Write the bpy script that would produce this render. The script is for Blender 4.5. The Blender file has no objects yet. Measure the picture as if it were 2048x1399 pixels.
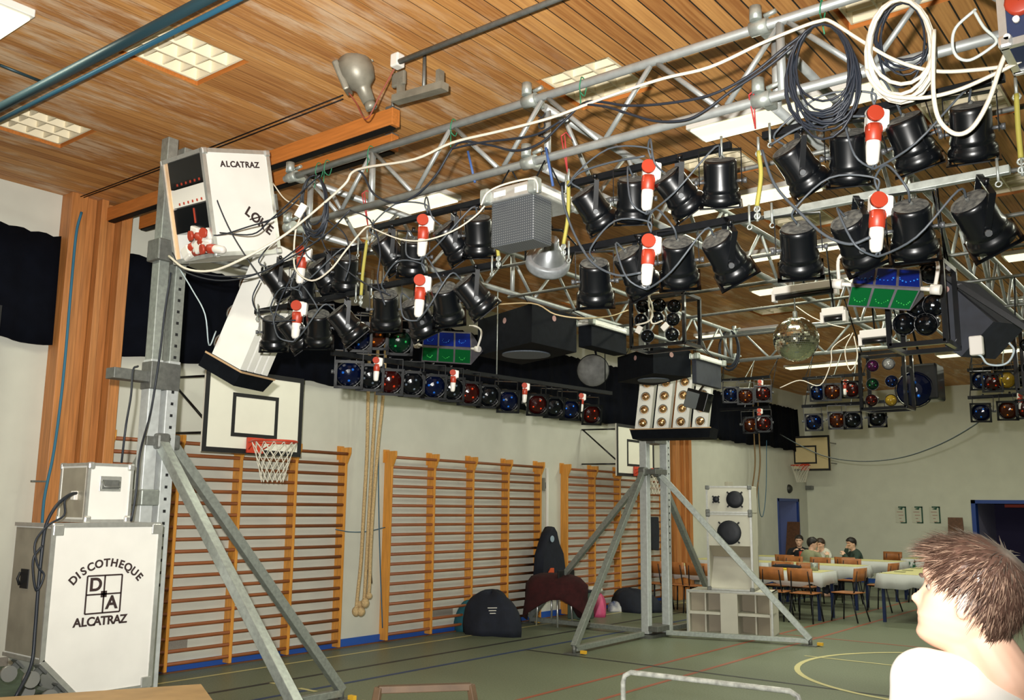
import bpy, bmesh, math, random
from mathutils import Vector as V, Matrix as Mx, Euler, Quaternion
SC = bpy.context.scene
COL = SC.collection
PI = math.pi
R = math.radians
rnd = random.Random(7)

# ------------------------------------------------------------------ camera
FPX = 1860.4                                   # focal length in pixels of a 2048 wide frame
YAW, PIT, ROL = -0.66341, 0.16717, 0.011363
FW = V((math.sin(YAW)*math.cos(PIT), math.cos(YAW)*math.cos(PIT), math.sin(PIT)))
_r = V((math.cos(YAW), -math.sin(YAW), 0)); _u = _r.cross(FW)
RT = math.cos(ROL)*_r + math.sin(ROL)*_u
UP = -math.sin(ROL)*_r + math.cos(ROL)*_u
EYE = V((0, 0, 1.7))
cam = bpy.data.cameras.new('camera'); cam.sensor_width = 36; cam.lens = 36*FPX/2048
cam.clip_start = 0.05; cam.clip_end = 200
camo = bpy.data.objects.new('camera', cam); COL.objects.link(camo)
camo.matrix_world = Mx(((RT.x, UP.x, -FW.x, EYE.x), (RT.y, UP.y, -FW.y, EYE.y), (RT.z, UP.z, -FW.z, EYE.z), (0, 0, 0, 1)))
SC.camera = camo

# ------------------------------------------------------------------ light and exposure
vs = SC.view_settings
vs.view_transform = 'Standard'; vs.look = 'None'; vs.gamma = 1; vs.use_curve_mapping = False
vs.exposure = 0.0
w = bpy.data.worlds.new('hall_world'); SC.world = w; w.use_nodes = True
w.node_tree.nodes['Background'].inputs[0].default_value = (0.8, 0.85, 1, 1)
w.node_tree.nodes['Background'].inputs[1].default_value = 0.05
# the photographer's flash gun, held up and to the left of the lens
fl = bpy.data.lights.new('flash', 'SPOT'); fl.energy = 3000; fl.spot_size = R(98); fl.spot_blend = 1.0
fl.shadow_soft_size = 0.035; fl.color = (1.0, 0.975, 0.92)
flo = bpy.data.objects.new('flash', fl); COL.objects.link(flo)
_fd = ((900-1024)/FPX*RT - (520-699.5)/FPX*UP + FW)   # its head is turned a little up and to the left
flo.matrix_world = Mx.Translation(EYE - RT*0.13 + UP*0.2 + FW*0.02) @ _fd.to_track_quat('-Z', 'Y').to_matrix().to_4x4()
LAMP_W = 27                                     # watts of each lit ceiling lamp

def ray(px, py): return (px-1024)/FPX*RT - (py-699.5)/FPX*UP + FW
def at(px, py, x=None, y=None, z=None, d=None):  # the point of a vertical or level plane (or at a depth) seen at a pixel of the photo
    q = ray(px, py)
    if x is not None: t = (x-EYE.x)/q.x
    elif y is not None: t = (y-EYE.y)/q.y
    elif z is not None: t = (z-EYE.z)/q.z
    else: t = d
    return EYE + q*t

# ------------------------------------------------------------------ materials
_M = {}
def lin(c): return tuple(((v/255)/12.92 if v/255 <= 0.04045 else ((v/255+0.055)/1.055)**2.4) for v in c)
def mat(name, c, rough=0.5, metal=0, var=0.0, vscale=8, emis=None, es=0, spec=None, bump=0, stretch=None, alpha=None, coat=0, dark=None):
    if name in _M: return _M[name]
    m = bpy.data.materials.new(name); m.use_nodes = True; nt = m.node_tree; b = nt.nodes['Principled BSDF']
    col = (*lin(c), 1)
    b.inputs['Base Color'].default_value = col; b.inputs['Roughness'].default_value = rough; b.inputs['Metallic'].default_value = metal
    if spec is not None: b.inputs['Specular IOR Level'].default_value = spec
    if coat: b.inputs['Coat Weight'].default_value = coat
    if emis: b.inputs['Emission Color'].default_value = (*emis, 1); b.inputs['Emission Strength'].default_value = es
    if alpha is not None: b.inputs['Alpha'].default_value = alpha
    if var or bump:
        tc = nt.nodes.new('ShaderNodeTexCoord'); mp = nt.nodes.new('ShaderNodeMapping'); nz = nt.nodes.new('ShaderNodeTexNoise')
        if stretch: mp.inputs['Scale'].default_value = stretch
        nz.inputs['Scale'].default_value = vscale; nz.inputs['Detail'].default_value = 5
        nt.links.new(tc.outputs['Object'], mp.inputs[0]); nt.links.new(mp.outputs[0], nz.inputs['Vector'])
        if var:
            rp = nt.nodes.new('ShaderNodeValToRGB'); e = rp.color_ramp.elements
            e[0].position = 0.3; e[1].position = 0.7
            d = lin(dark) if dark else tuple(v*(1-var) for v in col[:3])
            e[0].color = (*d, 1); e[1].color = tuple(min(1, v*(1+var*0.4)) for v in col[:3]) + (1,)
            nt.links.new(nz.outputs['Fac'], rp.inputs[0]); nt.links.new(rp.outputs[0], b.inputs['Base Color'])
        if bump:
            bp = nt.nodes.new('ShaderNodeBump'); bp.inputs['Strength'].default_value = bump; bp.inputs['Distance'].default_value = 0.01
            nt.links.new(nz.outputs['Fac'], bp.inputs['Height']); nt.links.new(bp.outputs[0], b.inputs['Normal'])
    _M[name] = m
    return m

# ------------------------------------------------------------------ mesh builder
class MB:
    def __init__(s): s.bm = bmesh.new(); s.mi = 0
    def face(s, pts):
        f = s.bm.faces.new([s.bm.verts.new(p) for p in pts]); f.material_index = s.mi; return f
    def box(s, c, size, rot=None, bev=0):
        c = V(c); h = V(size)*0.5; vs_ = []
        for sx in (-1, 1):
            for sy in (-1, 1):
                for sz in (-1, 1):
                    p = V((sx*h.x, sy*h.y, sz*h.z))
                    if rot: p = rot @ p
                    vs_.append(s.bm.verts.new(c+p))
        fs = []
        for q in ((0, 1, 3, 2), (4, 6, 7, 5), (0, 4, 5, 1), (2, 3, 7, 6), (0, 2, 6, 4), (1, 5, 7, 3)):
            f = s.bm.faces.new([vs_[i] for i in q]); f.material_index = s.mi; fs.append(f)
        if bev:
            es = list({e for f in fs for e in f.edges})
            r_ = bmesh.ops.bevel(s.bm, geom=es, offset=bev, segments=2, affect='EDGES', profile=0.5)
            for f in r_['faces']: f.material_index = s.mi
        return s
    def b2(s, lo, hi, bev=0):
        lo, hi = V(lo), V(hi); return s.box((lo+hi)/2, hi-lo, None, bev)
    def bar(s, a, b, w_, h_=None, up=(0, 0, 1), bev=0):
        a, b = V(a), V(b); d = b-a; L = d.length; d.normalize(); u = V(up)
        x = d.cross(u)
        if x.length < 1e-4: x = d.cross(V((1, 0, 0)))
        x.normalize(); z = x.cross(d)
        rot = Mx((x, d, z)).transposed()
        return s.box((a+b)/2, (w_, L, h_ or w_), rot, bev)
    def tube(s, pts, r, n=8, closed=False, cap=True, radii=None):
        pts = [V(p) for p in pts]; N = len(pts); rings = []; x = None
        for i, p in enumerate(pts):
            if closed: t = pts[(i+1) % N]-pts[i-1]
            else: t = pts[min(i+1, N-1)]-pts[max(i-1, 0)]
            t.normalize()
            if x is None:
                x = t.cross(V((0, 0, 1)))
                if x.length < 1e-3: x = t.cross(V((1, 0, 0)))
            else: x = x - t*x.dot(t)
            if x.length < 1e-6: x = t.orthogonal()
            x.normalize(); y = t.cross(x); rr = radii[i] if radii else r
            rings.append([s.bm.verts.new(p+(x*math.cos(2*PI*k/n)+y*math.sin(2*PI*k/n))*rr) for k in range(n)])
        for i in range(N if closed else N-1):
            A, B = rings[i], rings[(i+1) % N]
            for k in range(n):
                f = s.bm.faces.new((A[k], A[(k+1) % n], B[(k+1) % n], B[k])); f.material_index = s.mi; f.smooth = True
        if cap and not closed:
            f = s.bm.faces.new(rings[0][::-1]); f.material_index = s.mi
            f = s.bm.faces.new(rings[-1]); f.material_index = s.mi
        return s
    def lathe(s, prof, M=None, n=24, smooth=True, cap=(False, False)):   # prof: (radius, z)
        M = M or Mx(); rings = []
        for r_, z in prof:
            rings.append([s.bm.verts.new(M @ V((r_*math.cos(2*PI*k/n), r_*math.sin(2*PI*k/n), z))) for k in range(n)])
        for A, B in zip(rings, rings[1:]):
            for k in range(n):
                f = s.bm.faces.new((A[k], A[(k+1) % n], B[(k+1) % n], B[k])); f.material_index = s.mi; f.smooth = smooth
        if cap[0]: s.bm.faces.new(rings[0][::-1]).material_index = s.mi
        if cap[1]: s.bm.faces.new(rings[-1]).material_index = s.mi
        return s
    def prism(s, poly, off):                    # polygon extruded by a vector
        off = V(off); a = [s.bm.verts.new(V(p)) for p in poly]; b = [s.bm.verts.new(V(p)+off) for p in poly]; n = len(poly)
        for f in [a[::-1], b] + [[a[i], a[(i+1) % n], b[(i+1) % n], b[i]] for i in range(n)]:
            s.bm.faces.new(f).material_index = s.mi
        return s
    def ball(s, c, r_, n=16, m=10, sc=(1, 1, 1), M=None):
        M = M or Mx(); rings = []; c = V(c)
        for i in range(m+1):
            a = PI*i/m
            rr = max(math.sin(a), 0.001)
            rings.append([s.bm.verts.new(M @ (c+V((r_*sc[0]*rr*math.cos(2*PI*k/n), r_*sc[1]*rr*math.sin(2*PI*k/n), -r_*sc[2]*math.cos(a))))) for k in range(n)])
        for A, B in zip(rings, rings[1:]):
            for k in range(n):
                f = s.bm.faces.new((A[k], A[(k+1) % n], B[(k+1) % n], B[k])); f.material_index = s.mi; f.smooth = True
        return s
    def xf(s, M):
        bmesh.ops.transform(s.bm, matrix=M, verts=s.bm.verts); return s
    def build(s, name, m, parent=None, fix=True):
        if fix:
            bmesh.ops.recalc_face_normals(s.bm, faces=s.bm.faces)
        if parent is not None: bmesh.ops.transform(s.bm, matrix=wm(parent).inverted(), verts=s.bm.verts)
        me = bpy.data.meshes.new(name); s.bm.to_mesh(me); s.bm.free()
        for x in (m if isinstance(m, (list, tuple)) else [m]): me.materials.append(x)
        o = bpy.data.objects.new(name, me); COL.objects.link(o)
        if parent is not None: o.parent = parent
        return o
def wm(o):
    M = o.matrix_basis.copy()
    while o.parent: o = o.parent; M = o.matrix_basis @ M
    return M
def tag(o, label, cat, group=None, kind=None):
    if label: o['label'] = label
    if cat: o['category'] = cat
    if group: o['group'] = group
    if kind: o['kind'] = kind
    return o
def thing(name, label, cat, loc=(0, 0, 0), group=None, M=None):
    o = bpy.data.objects.new(name, None); COL.objects.link(o); o.empty_display_size = 0.1
    if M is not None: o.matrix_basis = M
    else: o.location = loc
    return tag(o, label, cat, group)
def struct(o, label=None):
    o['kind'] = 'structure'
    if label: o['label'] = label
    return o
KIDS = {}
def dup(root, M, label=None, group=None, cat=None):
    r_ = root.copy(); COL.objects.link(r_); r_.matrix_basis = M
    if label: r_['label'] = label
    if group: r_['group'] = group
    if root not in KIDS: KIDS[root] = [(c, list(c.children)) for c in root.children]
    for ch, gs in KIDS[root]:
        c = ch.copy(); COL.objects.link(c); c.parent = r_
        for g in gs:
            d = g.copy(); COL.objects.link(d); d.parent = c
    return r_
def frame(o, x=None, z=None, y=None):           # a matrix with origin o whose axes follow the vectors given
    if z is not None and x is not None:
        z = V(z).normalized(); x = V(x); x = (x-z*x.dot(z)).normalized(); y = z.cross(x)
    elif y is not None:
        y = V(y).normalized(); z = V(z or (0, 0, 1)); x = y.cross(z).normalized(); z = x.cross(y)
    else:
        z = V(z).normalized(); x = z.orthogonal().normalized(); y = z.cross(x)
    return Mx(((x.x, y.x, z.x, o[0]), (x.y, y.y, z.y, o[1]), (x.z, y.z, z.z, o[2]), (0, 0, 0, 1)))
def spline(pts, n=6):                           # Catmull-Rom through the points
    pts = [V(p) for p in pts]; out = []
    P = [2*pts[0]-pts[1]] + pts + [2*pts[-1]-pts[-2]]
    for i in range(1, len(P)-2):
        for k in range(n):
            t = k/n; a, b, c, d = P[i-1], P[i], P[i+1], P[i+2]
            out.append(0.5*((2*b)+(c-a)*t+(2*a-5*b+4*c-d)*t*t+(3*b-a-3*c+d)*t*t*t))
    return out+[pts[-1]]
def text_mesh(body, size, M, name, m, parent, stencil=True, thick=0.0015, sx=1):
    cu = bpy.data.curves.new(name, 'FONT'); cu.body = body; cu.size = size; cu.align_x = 'CENTER'; cu.align_y = 'CENTER'
    cu.extrude = thick; cu.offset = size*0.03; cu.space_character = 1.12
    o = bpy.data.objects.new(name+'_c', cu); COL.objects.link(o)
    me = bpy.data.meshes.new_from_object(o.evaluated_get(bpy.context.evaluated_depsgraph_get()))
    bpy.data.objects.remove(o); bpy.data.curves.remove(cu)
    me.transform(wm(parent).inverted() @ M @ Mx.Diagonal((sx, 1, 1, 1)))
    me.materials.clear(); me.materials.append(m)
    o = bpy.data.objects.new(name, me); COL.objects.link(o); o.parent = parent
    return o

STEEL = mat('galvanised_steel', (160, 166, 160), 0.42, 0.55, 0.22, 30)
STEELD = mat('dull_steel', (120, 122, 118), 0.5, 0.6, 0.25, 30)
ALU = mat('truss_aluminium', (156, 160, 158), 0.45, 0.5, 0.15, 20)
ALUB = mat('bright_aluminium_edging', (215, 216, 212), 0.3, 0.75, 0.12, 25)
BLACK = mat('black_enamel', (6, 8, 11), 0.3, 0.0, 0, 40, coat=0.35, spec=.4)
BLACKM = mat('black_painted_wood', (13, 16, 21), 0.75, 0.0, 0.3, 18, bump=0.1, spec=.08)
BARM = mat('black_bar_steel', (13, 15, 18), 0.55, 0.0, 0.3, 30, spec=.15)
DUST = mat('dusty_cap', (92, 92, 86), 0.9, 0, 0.65, 34, dark=(30, 32, 34), bump=0.3)
WHITE = mat('white_laminate', (220, 219, 212), 0.45, 0, 0.05, 6)
CABLE = mat('dark_blue_grey_cable', (26, 32, 42), 0.5, 0)
CABLEG = mat('grey_cable', (62, 68, 74), 0.5, 0)
CABLEW = mat('off_white_cable', (200, 194, 178), 0.5, 0)
RED = mat('red_plug_plastic', (154, 50, 28), 0.45, 0)
PWHITE = mat('white_plug_plastic', (208, 204, 196), 0.4, 0)
YROPE = mat('yellow_sling', (146, 138, 58), 0.7, 0)
WOODY = mat('varnished_pine', (214, 146, 60), 0.42, 0, 0.25, 9, stretch=(6, 6, 0.4))
WOODR = mat('red_brown_rung_wood', (146, 84, 46), 0.45, 0, 0.3, 9, stretch=(6, 0.4, 6))
WOODB = mat('orange_glulam', (190, 116, 52), 0.5, 0, 0.25, 8, stretch=(0.4, 6, 6))
WOODC = mat('column_glulam', (186, 122, 66), 0.5, 0, 0.3, 8, stretch=(6, 6, 0.3))
# ------------------------------------------------------------------ the hall
WX, FY, CZ, RX, NY = -8.81, 23.55, 4.64, 9.2, -3.5
def wall_mat(name, c):
    return mat(name, c, 0.75, 0, 0.06, 3, bump=0.06)
PLAS = wall_mat('cream_plaster', (204, 204, 192))
PLASF = wall_mat('pale_olive_plaster', (216, 217, 200))

# louvre lamp wells: openings in the ceiling on a two metre grid
LOUV = [(-5.33, 3.22), (-7.31, 3.22), (-3.35, 5.2), (-1.37, 5.2), (-5.33, 1.24), (-7.31, 7.15), (-5.33, 9.15), (-1.37, 7.15), (-3.35, 9.15), (-5.33, 13.15), (-1.37, 9.15),
        (-7.31, 11.15), (-3.35, 7.15), (-5.33, 17.1), (-3.35, 13.15), (-1.37, 13.15), (0.6, 9.15), (0.6, 5.2)]
xs = sorted({WX-0.2, RX+0.2} | {x+s*0.3 for x, _ in LOUV for s in (-1, 1)})
ys = sorted({NY-0.2, FY+0.2} | {y+s*0.3 for _, y in LOUV for s in (-1, 1)})
cb = MB()
for i in range(len(xs)-1):
    for j in range(len(ys)-1):
        cx, cy = (xs[i]+xs[i+1])/2, (ys[j]+ys[j+1])/2
        if any(abs(cx-x) < 0.3 and abs(cy-y) < 0.3 for x, y in LOUV): continue
        cb.face([(xs[i], ys[j], CZ), (xs[i], ys[j+1], CZ), (xs[i+1], ys[j+1], CZ), (xs[i+1], ys[j], CZ)])
cb.mi = 1                                        # wooden sides of the wells and the boards closing them above
for x, y in LOUV:
    a, b, c, d = [(x+sx*0.3, y+sy*0.3) for sx, sy in ((-1, -1), (1, -1), (1, 1), (-1, 1))]
    for p, q in ((a, b), (b, c), (c, d), (d, a)):
        cb.face([(*p, CZ), (*q, CZ), (*q, CZ+0.3), (*p, CZ+0.3)])
cb.mi = 0
cb.b2((WX-0.2, NY-0.2, CZ+0.3), (RX+0.2, FY+0.2, CZ+0.4))

def ceiling_mat():
    m = bpy.data.materials.new('board_ceiling'); m.use_nodes = True; nt = m.node_tree; L = nt.links.new; N = nt.nodes.new
    b = nt.nodes['Principled BSDF']; b.inputs['Roughness'].default_value = 0.6
    tc = N('ShaderNodeTexCoord'); sep = N('ShaderNodeSeparateXYZ'); L(tc.outputs['Object'], sep.inputs[0])
    def math_(op, a, c=None, d=None):
        n = N('ShaderNodeMath'); n.operation = op
        for k, v in enumerate((a, c, d)):
            if v is None: continue
            if isinstance(v, (int, float)): n.inputs[k].default_value = v
            else: L(v, n.inputs[k])
        return n.outputs[0]
    pw = 0.1205
    u = math_('DIVIDE', math_('ADD', sep.outputs[0], 2.903+60*pw), pw)
    fr = math_('FRACT', u); idx = math_('FLOOR', u)
    # dark open joints, tighter towards the left of the hall where the boards butt together
    edge = math_('MINIMUM', fr, math_('SUBTRACT', 1.0, fr))
    wid = N('ShaderNodeMapRange'); L(sep.outputs[0], wid.inputs[0]); wid.inputs[1].default_value = -4.2; wid.inputs[2].default_value = -2.2
    wid.inputs[3].default_value = 0.010; wid.inputs[4].default_value = 0.045
    gap = math_('LESS_THAN', edge, wid.outputs[0])
    wn = N('ShaderNodeTexWhiteNoise'); wn.noise_dimensions = '1D'; L(idx, wn.inputs['W'])
    mp = N('ShaderNodeMapping'); mp.inputs['Scale'].default_value = (26, 0.9, 1); L(tc.outputs['Object'], mp.inputs[0])
    nz = N('ShaderNodeTexNoise'); nz.inputs['Scale'].default_value = 2.2; nz.inputs['Detail'].default_value = 6; L(mp.outputs[0], nz.inputs[0])
    rp = N('ShaderNodeValToRGB'); e = rp.color_ramp.elements
    e[0].position = 0.28; e[0].color = (*lin((156, 100, 50)), 1); e[1].position = 0.72; e[1].color = (*lin((214, 158, 92)), 1)
    tone = math_('ADD', math_('MULTIPLY', nz.outputs[0], 0.72), math_('MULTIPLY', wn.outputs['Value'], 0.26)); L(tone, rp.inputs[0])
    # whitish water marks drying along the boards
    mp2 = N('ShaderNodeMapping'); mp2.inputs['Scale'].default_value = (5, 1.0, 1); L(tc.outputs['Object'], mp2.inputs[0])
    n2 = N('ShaderNodeTexNoise'); n2.inputs['Scale'].default_value = 1.3; n2.inputs['Detail'].default_value = 7; n2.inputs['Roughness'].default_value = 0.68; L(mp2.outputs[0], n2.inputs[0])
    n3 = N('ShaderNodeTexNoise'); n3.inputs['Scale'].default_value = 0.55; L(tc.outputs['Object'], n3.inputs[0])
    reg = N('ShaderNodeMapRange'); L(sep.outputs[0], reg.inputs[0]); reg.inputs[1].default_value = -3.0; reg.inputs[2].default_value = -4.6; reg.inputs[3].default_value = 0; reg.inputs[4].default_value = 1
    st = math_('MULTIPLY', math_('SUBTRACT', math_('ADD', n2.outputs[0], math_('MULTIPLY', n3.outputs[0], 0.55)), 0.80), 7.0)
    cl = N('ShaderNodeClamp'); L(math_('MULTIPLY', st, reg.outputs[0]), cl.inputs[0])
    mx = N('ShaderNodeMix'); mx.data_type = 'RGBA'; L(math_('MULTIPLY', cl.outputs[0], 0.6), mx.inputs[0]); L(rp.outputs[0], mx.inputs[6]); mx.inputs[7].default_value = (*lin((226, 204, 176)), 1)
    m2 = N('ShaderNodeMix'); m2.data_type = 'RGBA'; L(gap, m2.inputs[0]); L(mx.outputs[2], m2.inputs[6]); m2.inputs[7].default_value = (0.012, 0.008, 0.006, 1)
    L(m2.outputs[2], b.inputs['Base Color'])
    return m
ceiling = struct(cb.build('ceiling', [ceiling_mat(), WOODB], None, fix=False))

def slab(name, lo, hi, m): return struct(MB().b2(lo, hi).build(name, m))
# left wall with an opening for the blue door near the far corner
DY0, DY1, DZ = 21.6, 22.95, 1.98
wl = MB(); wl.b2((WX-0.15, NY, 0), (WX, DY0, CZ)); wl.b2((WX-0.15, DY1, 0), (WX, FY, CZ)); wl.b2((WX-0.15, DY0, DZ), (WX, DY1, CZ))
struct(wl.build('wall_left', PLAS))
HX0 = -4.98                                      # hatch opening in the far wall
wf = MB(); wf.b2((WX-0.15, FY, 0), (HX0, FY+0.2, CZ)); wf.b2((HX0, FY, 1.98), (RX, FY+0.2, CZ)); wf.b2((0, FY, 0), (RX, FY+0.2, 1.98))
struct(wf.build('wall_far', PLASF))
slab('wall_right', (RX, NY, 0), (RX+0.15, FY, CZ), PLAS)
slab('wall_near', (WX-0.15, NY-0.15, 0), (RX+0.15, NY, CZ), PLAS)
BLUEP = mat('blue_door_paint', (28, 58, 130), 0.45)
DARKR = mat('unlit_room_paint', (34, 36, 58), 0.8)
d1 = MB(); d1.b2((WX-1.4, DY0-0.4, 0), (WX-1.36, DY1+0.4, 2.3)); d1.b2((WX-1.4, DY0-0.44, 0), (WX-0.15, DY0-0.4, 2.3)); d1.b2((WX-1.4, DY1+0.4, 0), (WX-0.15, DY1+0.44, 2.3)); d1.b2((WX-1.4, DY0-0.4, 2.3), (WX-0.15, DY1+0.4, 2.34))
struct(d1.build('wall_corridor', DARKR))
fr = MB()
fr.b2((WX-0.16, DY0, 0), (WX+0.02, DY0+0.07, DZ)); fr.b2((WX-0.16, DY1-0.07, 0), (WX+0.02, DY1, DZ)); fr.b2((WX-0.16, DY0, DZ-0.07), (WX+0.02, DY1, DZ))
door = struct(fr.build('door_1', BLUEP), 'blue framed doorway in the left wall beside the far corner')
MB().bar((WX-0.02, DY1-0.09, 1.0), (WX-0.62, DY1-0.30, 1.0), 0.04, 1.88).build('door_leaf', BLUEP, door)
# serving hatch in the far wall: blue frame, dim violet room behind
fr = MB()
fr.b2((HX0, FY-0.03, 0), (HX0+0.09, FY+0.22, 1.98)); fr.b2((HX0, FY-0.03, 1.90), (0, FY+0.22, 1.98))
hatch = struct(fr.build('door_2', mat('hatch_blue', (36, 70, 150), 0.5)), 'wide blue framed opening in the far wall')
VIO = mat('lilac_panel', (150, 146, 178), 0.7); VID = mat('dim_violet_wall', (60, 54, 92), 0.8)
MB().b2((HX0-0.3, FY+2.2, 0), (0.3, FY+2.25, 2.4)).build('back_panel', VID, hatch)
MB().b2((HX0+0.02, FY+0.2, 0), (HX0+0.06, FY+2.2, 2.4)).build('side_panel', VIO, hatch)
MB().b2((-3.75, FY+0.35, 0), (-2.2, FY+0.4, 1.9)).build('lilac_partition', VIO, hatch)
MB().b2((-4.4, FY+0.6, 1.82), (-3.85, FY+0.66, 1.89)).build('red_strip', mat('red_strip', (190, 60, 44), 0.5), hatch)
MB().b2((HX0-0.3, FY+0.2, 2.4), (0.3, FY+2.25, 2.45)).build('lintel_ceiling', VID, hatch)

# floor with its painted court lines in one mesh
FLOORM = bpy.data.materials.new('green_grey_sports_floor'); FLOORM.use_nodes = True
def _floor():
    nt = FLOORM.node_tree; L = nt.links.new; N = nt.nodes.new; b = nt.nodes['Principled BSDF']
    tc = N('ShaderNodeTexCoord'); nz = N('ShaderNodeTexNoise'); nz.inputs['Scale'].default_value = 60; nz.inputs['Detail'].default_value = 4; L(tc.outputs['Object'], nz.inputs[0])
    rp = N('ShaderNodeValToRGB'); e = rp.color_ramp.elements; e[0].position = .3; e[1].position = .7
    e[0].color = (*lin((94, 102, 82)), 1); e[1].color = (*lin((118, 124, 104)), 1)
    L(nz.outputs[0], rp.inputs[0]); L(rp.outputs[0], b.inputs['Base Color'])
    b.inputs['Roughness'].default_value = 0.42; b.inputs['Specular IOR Level'].default_value = 0.25
_floor()
LN = {k: mat('line_'+k, c, 0.5) for k, c in dict(black=(40, 42, 44), blue=(40, 62, 100), red=(146, 78, 56), cream=(196, 186, 130)).items()}
fb = MB(); fb.face([(WX-1.5, NY-0.2, 0), (RX+0.2, NY-0.2, 0), (RX+0.2, FY+2.4, 0), (WX-1.5, FY+2.4, 0)])
def line(a, b, w_, k, z=0.0015):
    a, b = V(a), V(b); d = (b-a).normalized(); n = V((-d.y, d.x))*w_/2
    fb.mi = 1+list(LN).index(k); fb.face([(*(a-n), z), (*(b-n), z), (*(b+n), z), (*(a+n), z)])
line((-8.35, -3), (-8.35, 22), 0.05, 'cream')
line((-7.6, -3), (-7.6, 21), 0.06, 'black', 0.0015)
line((-7.05, -3), (-7.05, 21), 0.06, 'blue', 0.0015)
line((-7.05, 9.35), (4, 9.35), 0.05, 'black', 0.002)
for x in (-5.30, -4.75): line((x, -3), (x, 22), 0.05, 'red')
line((-7.05, 12.9), (5, 12.9), 0.05, 'red', 0.0018)
for k in range(16): line((-7.6+k*0.42, 6.0+k*0.0), (-7.6+k*0.42+0.24, 6.0), 0.05, 'cream', 0.002)
fb.mi = 4
cc = V((-2.4, 10.9)); rr = 1.75
for k in range(64):
    a, b = 2*PI*k/64, 2*PI*(k+1)/64
    fb.face([(cc.x+r_*math.cos(t), cc.y+r_*math.sin(t), 0.0025) for r_, t in ((rr-.03, a), (rr+.03, a), (rr+.03, b), (rr-.03, b))])
line((-4.3, 11.2), (2, 11.2), 0.04, 'cream', 0.003)
fb.mi = 2
for k in range(40):
    a, b = R(60+k*3), R(63+k*3); c2 = V((-2.2, 5.1)); r2 = 1.6
    fb.face([(c2.x+r_*math.cos(t), c2.y+r_*math.sin(t), 0.0025) for r_, t in ((r2-.03, a), (r2+.03, a), (r2+.03, b), (r2-.03, b))])
struct(fb.build('floor', [FLOORM]+[LN[k] for k in LN], None, fix=False))

bb = MB(); bb.b2((WX, NY, 0.012), (WX+0.02, 4.1, 0.10)); bb.b2((WX, 4.9, 0.012), (WX+0.02, DY0, 0.10)); bb.mi = 1; bb.b2((WX, NY, 0), (WX+0.05, DY0, 0.012))
struct(bb.build('baseboard_left', [mat('blue_skirting', (38, 84, 170), 0.5), mat('brown_floor_edge', (112, 70, 44), 0.6)]))
struct(MB().b2((WX, FY-0.02, 0), (HX0, FY, 0.10)).build('baseboard_far', mat('blue_skirting', (38, 84, 170), 0.5)))

# timber columns standing against the left wall
def column(n, y0, lab):
    m = MB()
    m.b2((WX, y0, 0), (WX+0.20, y0+0.16, CZ), 0.006); m.b2((WX, y0+0.18, 0), (WX+0.14, y0+0.28, CZ), 0.004); m.b2((WX, y0+0.29, 0), (WX+0.22, y0+0.36, CZ), 0.004)
    m.b2((WX, y0+0.37, 0), (WX+0.10, y0+0.50, CZ)); m.b2((WX, y0+0.51, 0), (WX+0.22, y0+0.62, CZ), 0.006)
    return struct(m.build(n, WOODC), lab)
column('trim_1', 4.14, 'laminated timber column on the left wall before the first wall bars')
column('trim_2', 16.2, 'laminated timber column on the left wall near the far end')
for k, (y0, y1) in enumerate([(3.55, 4.05), (5.45, 5.85), (9.6, 10.0)]):
    struct(MB().b2((WX-0.005, y0, 0.22), (WX+0.006, y1, 0.34)).build('trim_%d' % (k+3), mat('grey_vent_grille', (150, 144, 134), 0.6, 0, 0.5, 60, stretch=(1, 30, 1))))

# ------------------------------------------------------------------ ceiling lamps
LOUVM = mat('cream_lamp_louvre', (238, 226, 196), 0.5)
def louvre_proto():
    t = thing('louvre_lamp', 'x', 'ceiling lamp', (0, 0, CZ), 'square louvre lamps sunk in the ceiling')
    m = MB(); m.b2((-.28, -.28, CZ+.16), (.28, .28, CZ+.18)); m.build('reflector', LOUVM, t)
    m = MB()
    for s in (-1, 1): m.b2((s*.27-.008, -.28, CZ+.02), (s*.27+.008, .28, CZ+.17)); m.b2((-.28, s*.27-.008, CZ+.02), (.28, s*.27+.008, CZ+.17))
    m.build('frame', LOUVM, t)
    m = MB()
    for k in range(1, 4): m.b2((-.27, -.28+.14*k-.006, CZ+.03), (.27, -.28+.14*k+.006, CZ+.16))
    m.b2((-.006-.09, -.27, CZ+.02), (.006-.09, .27, CZ+.16)); m.b2((-.006+.09, -.27, CZ+.02), (.006+.09, .27, CZ+.16))
    m.build('louvre', LOUVM, t)
    return t
lp = louvre_proto()
rown = {1.24: 'row nearest the camera', 3.22: 'second row', 5.2: 'third row', 7.15: 'fourth row', 9.15: 'fifth row', 11.15: 'sixth row', 13.15: 'seventh row', 17.1: 'ninth row'}
coln = {-7.31: 'by left wall', -5.33: 'second from left wall', -3.35: 'third from left wall', -1.37: 'fourth from left wall', 0.6: 'furthest right'}
for i, (x, y) in enumerate(LOUV):
    o = lp if i == 0 else dup(lp, Mx())
    o.matrix_basis = Mx.Translation((x, y, CZ))
    o['label'] = 'square cream louvre lamp sunk in ceiling, %s, %s' % (rown[y], coln[x])
LIT = mat('lit_lamp_diffuser', (255, 246, 214), 0.5, emis=(1.0, 0.93, 0.66), es=1.25)
def batten_proto():
    t = thing('fluorescent_batten', 'x', 'ceiling lamp', (0, 0, 0), 'long fluorescent lamps under the ceiling')
    MB().b2((-.75, -.15, -.05), (.75, .15, 0), .006).build('housing', WHITE, t)
    MB().b2((-.72, -.135, -.068), (.72, .135, -.052), .005).build('diffuser', LIT, t)
    return t
bp_ = batten_proto()
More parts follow.
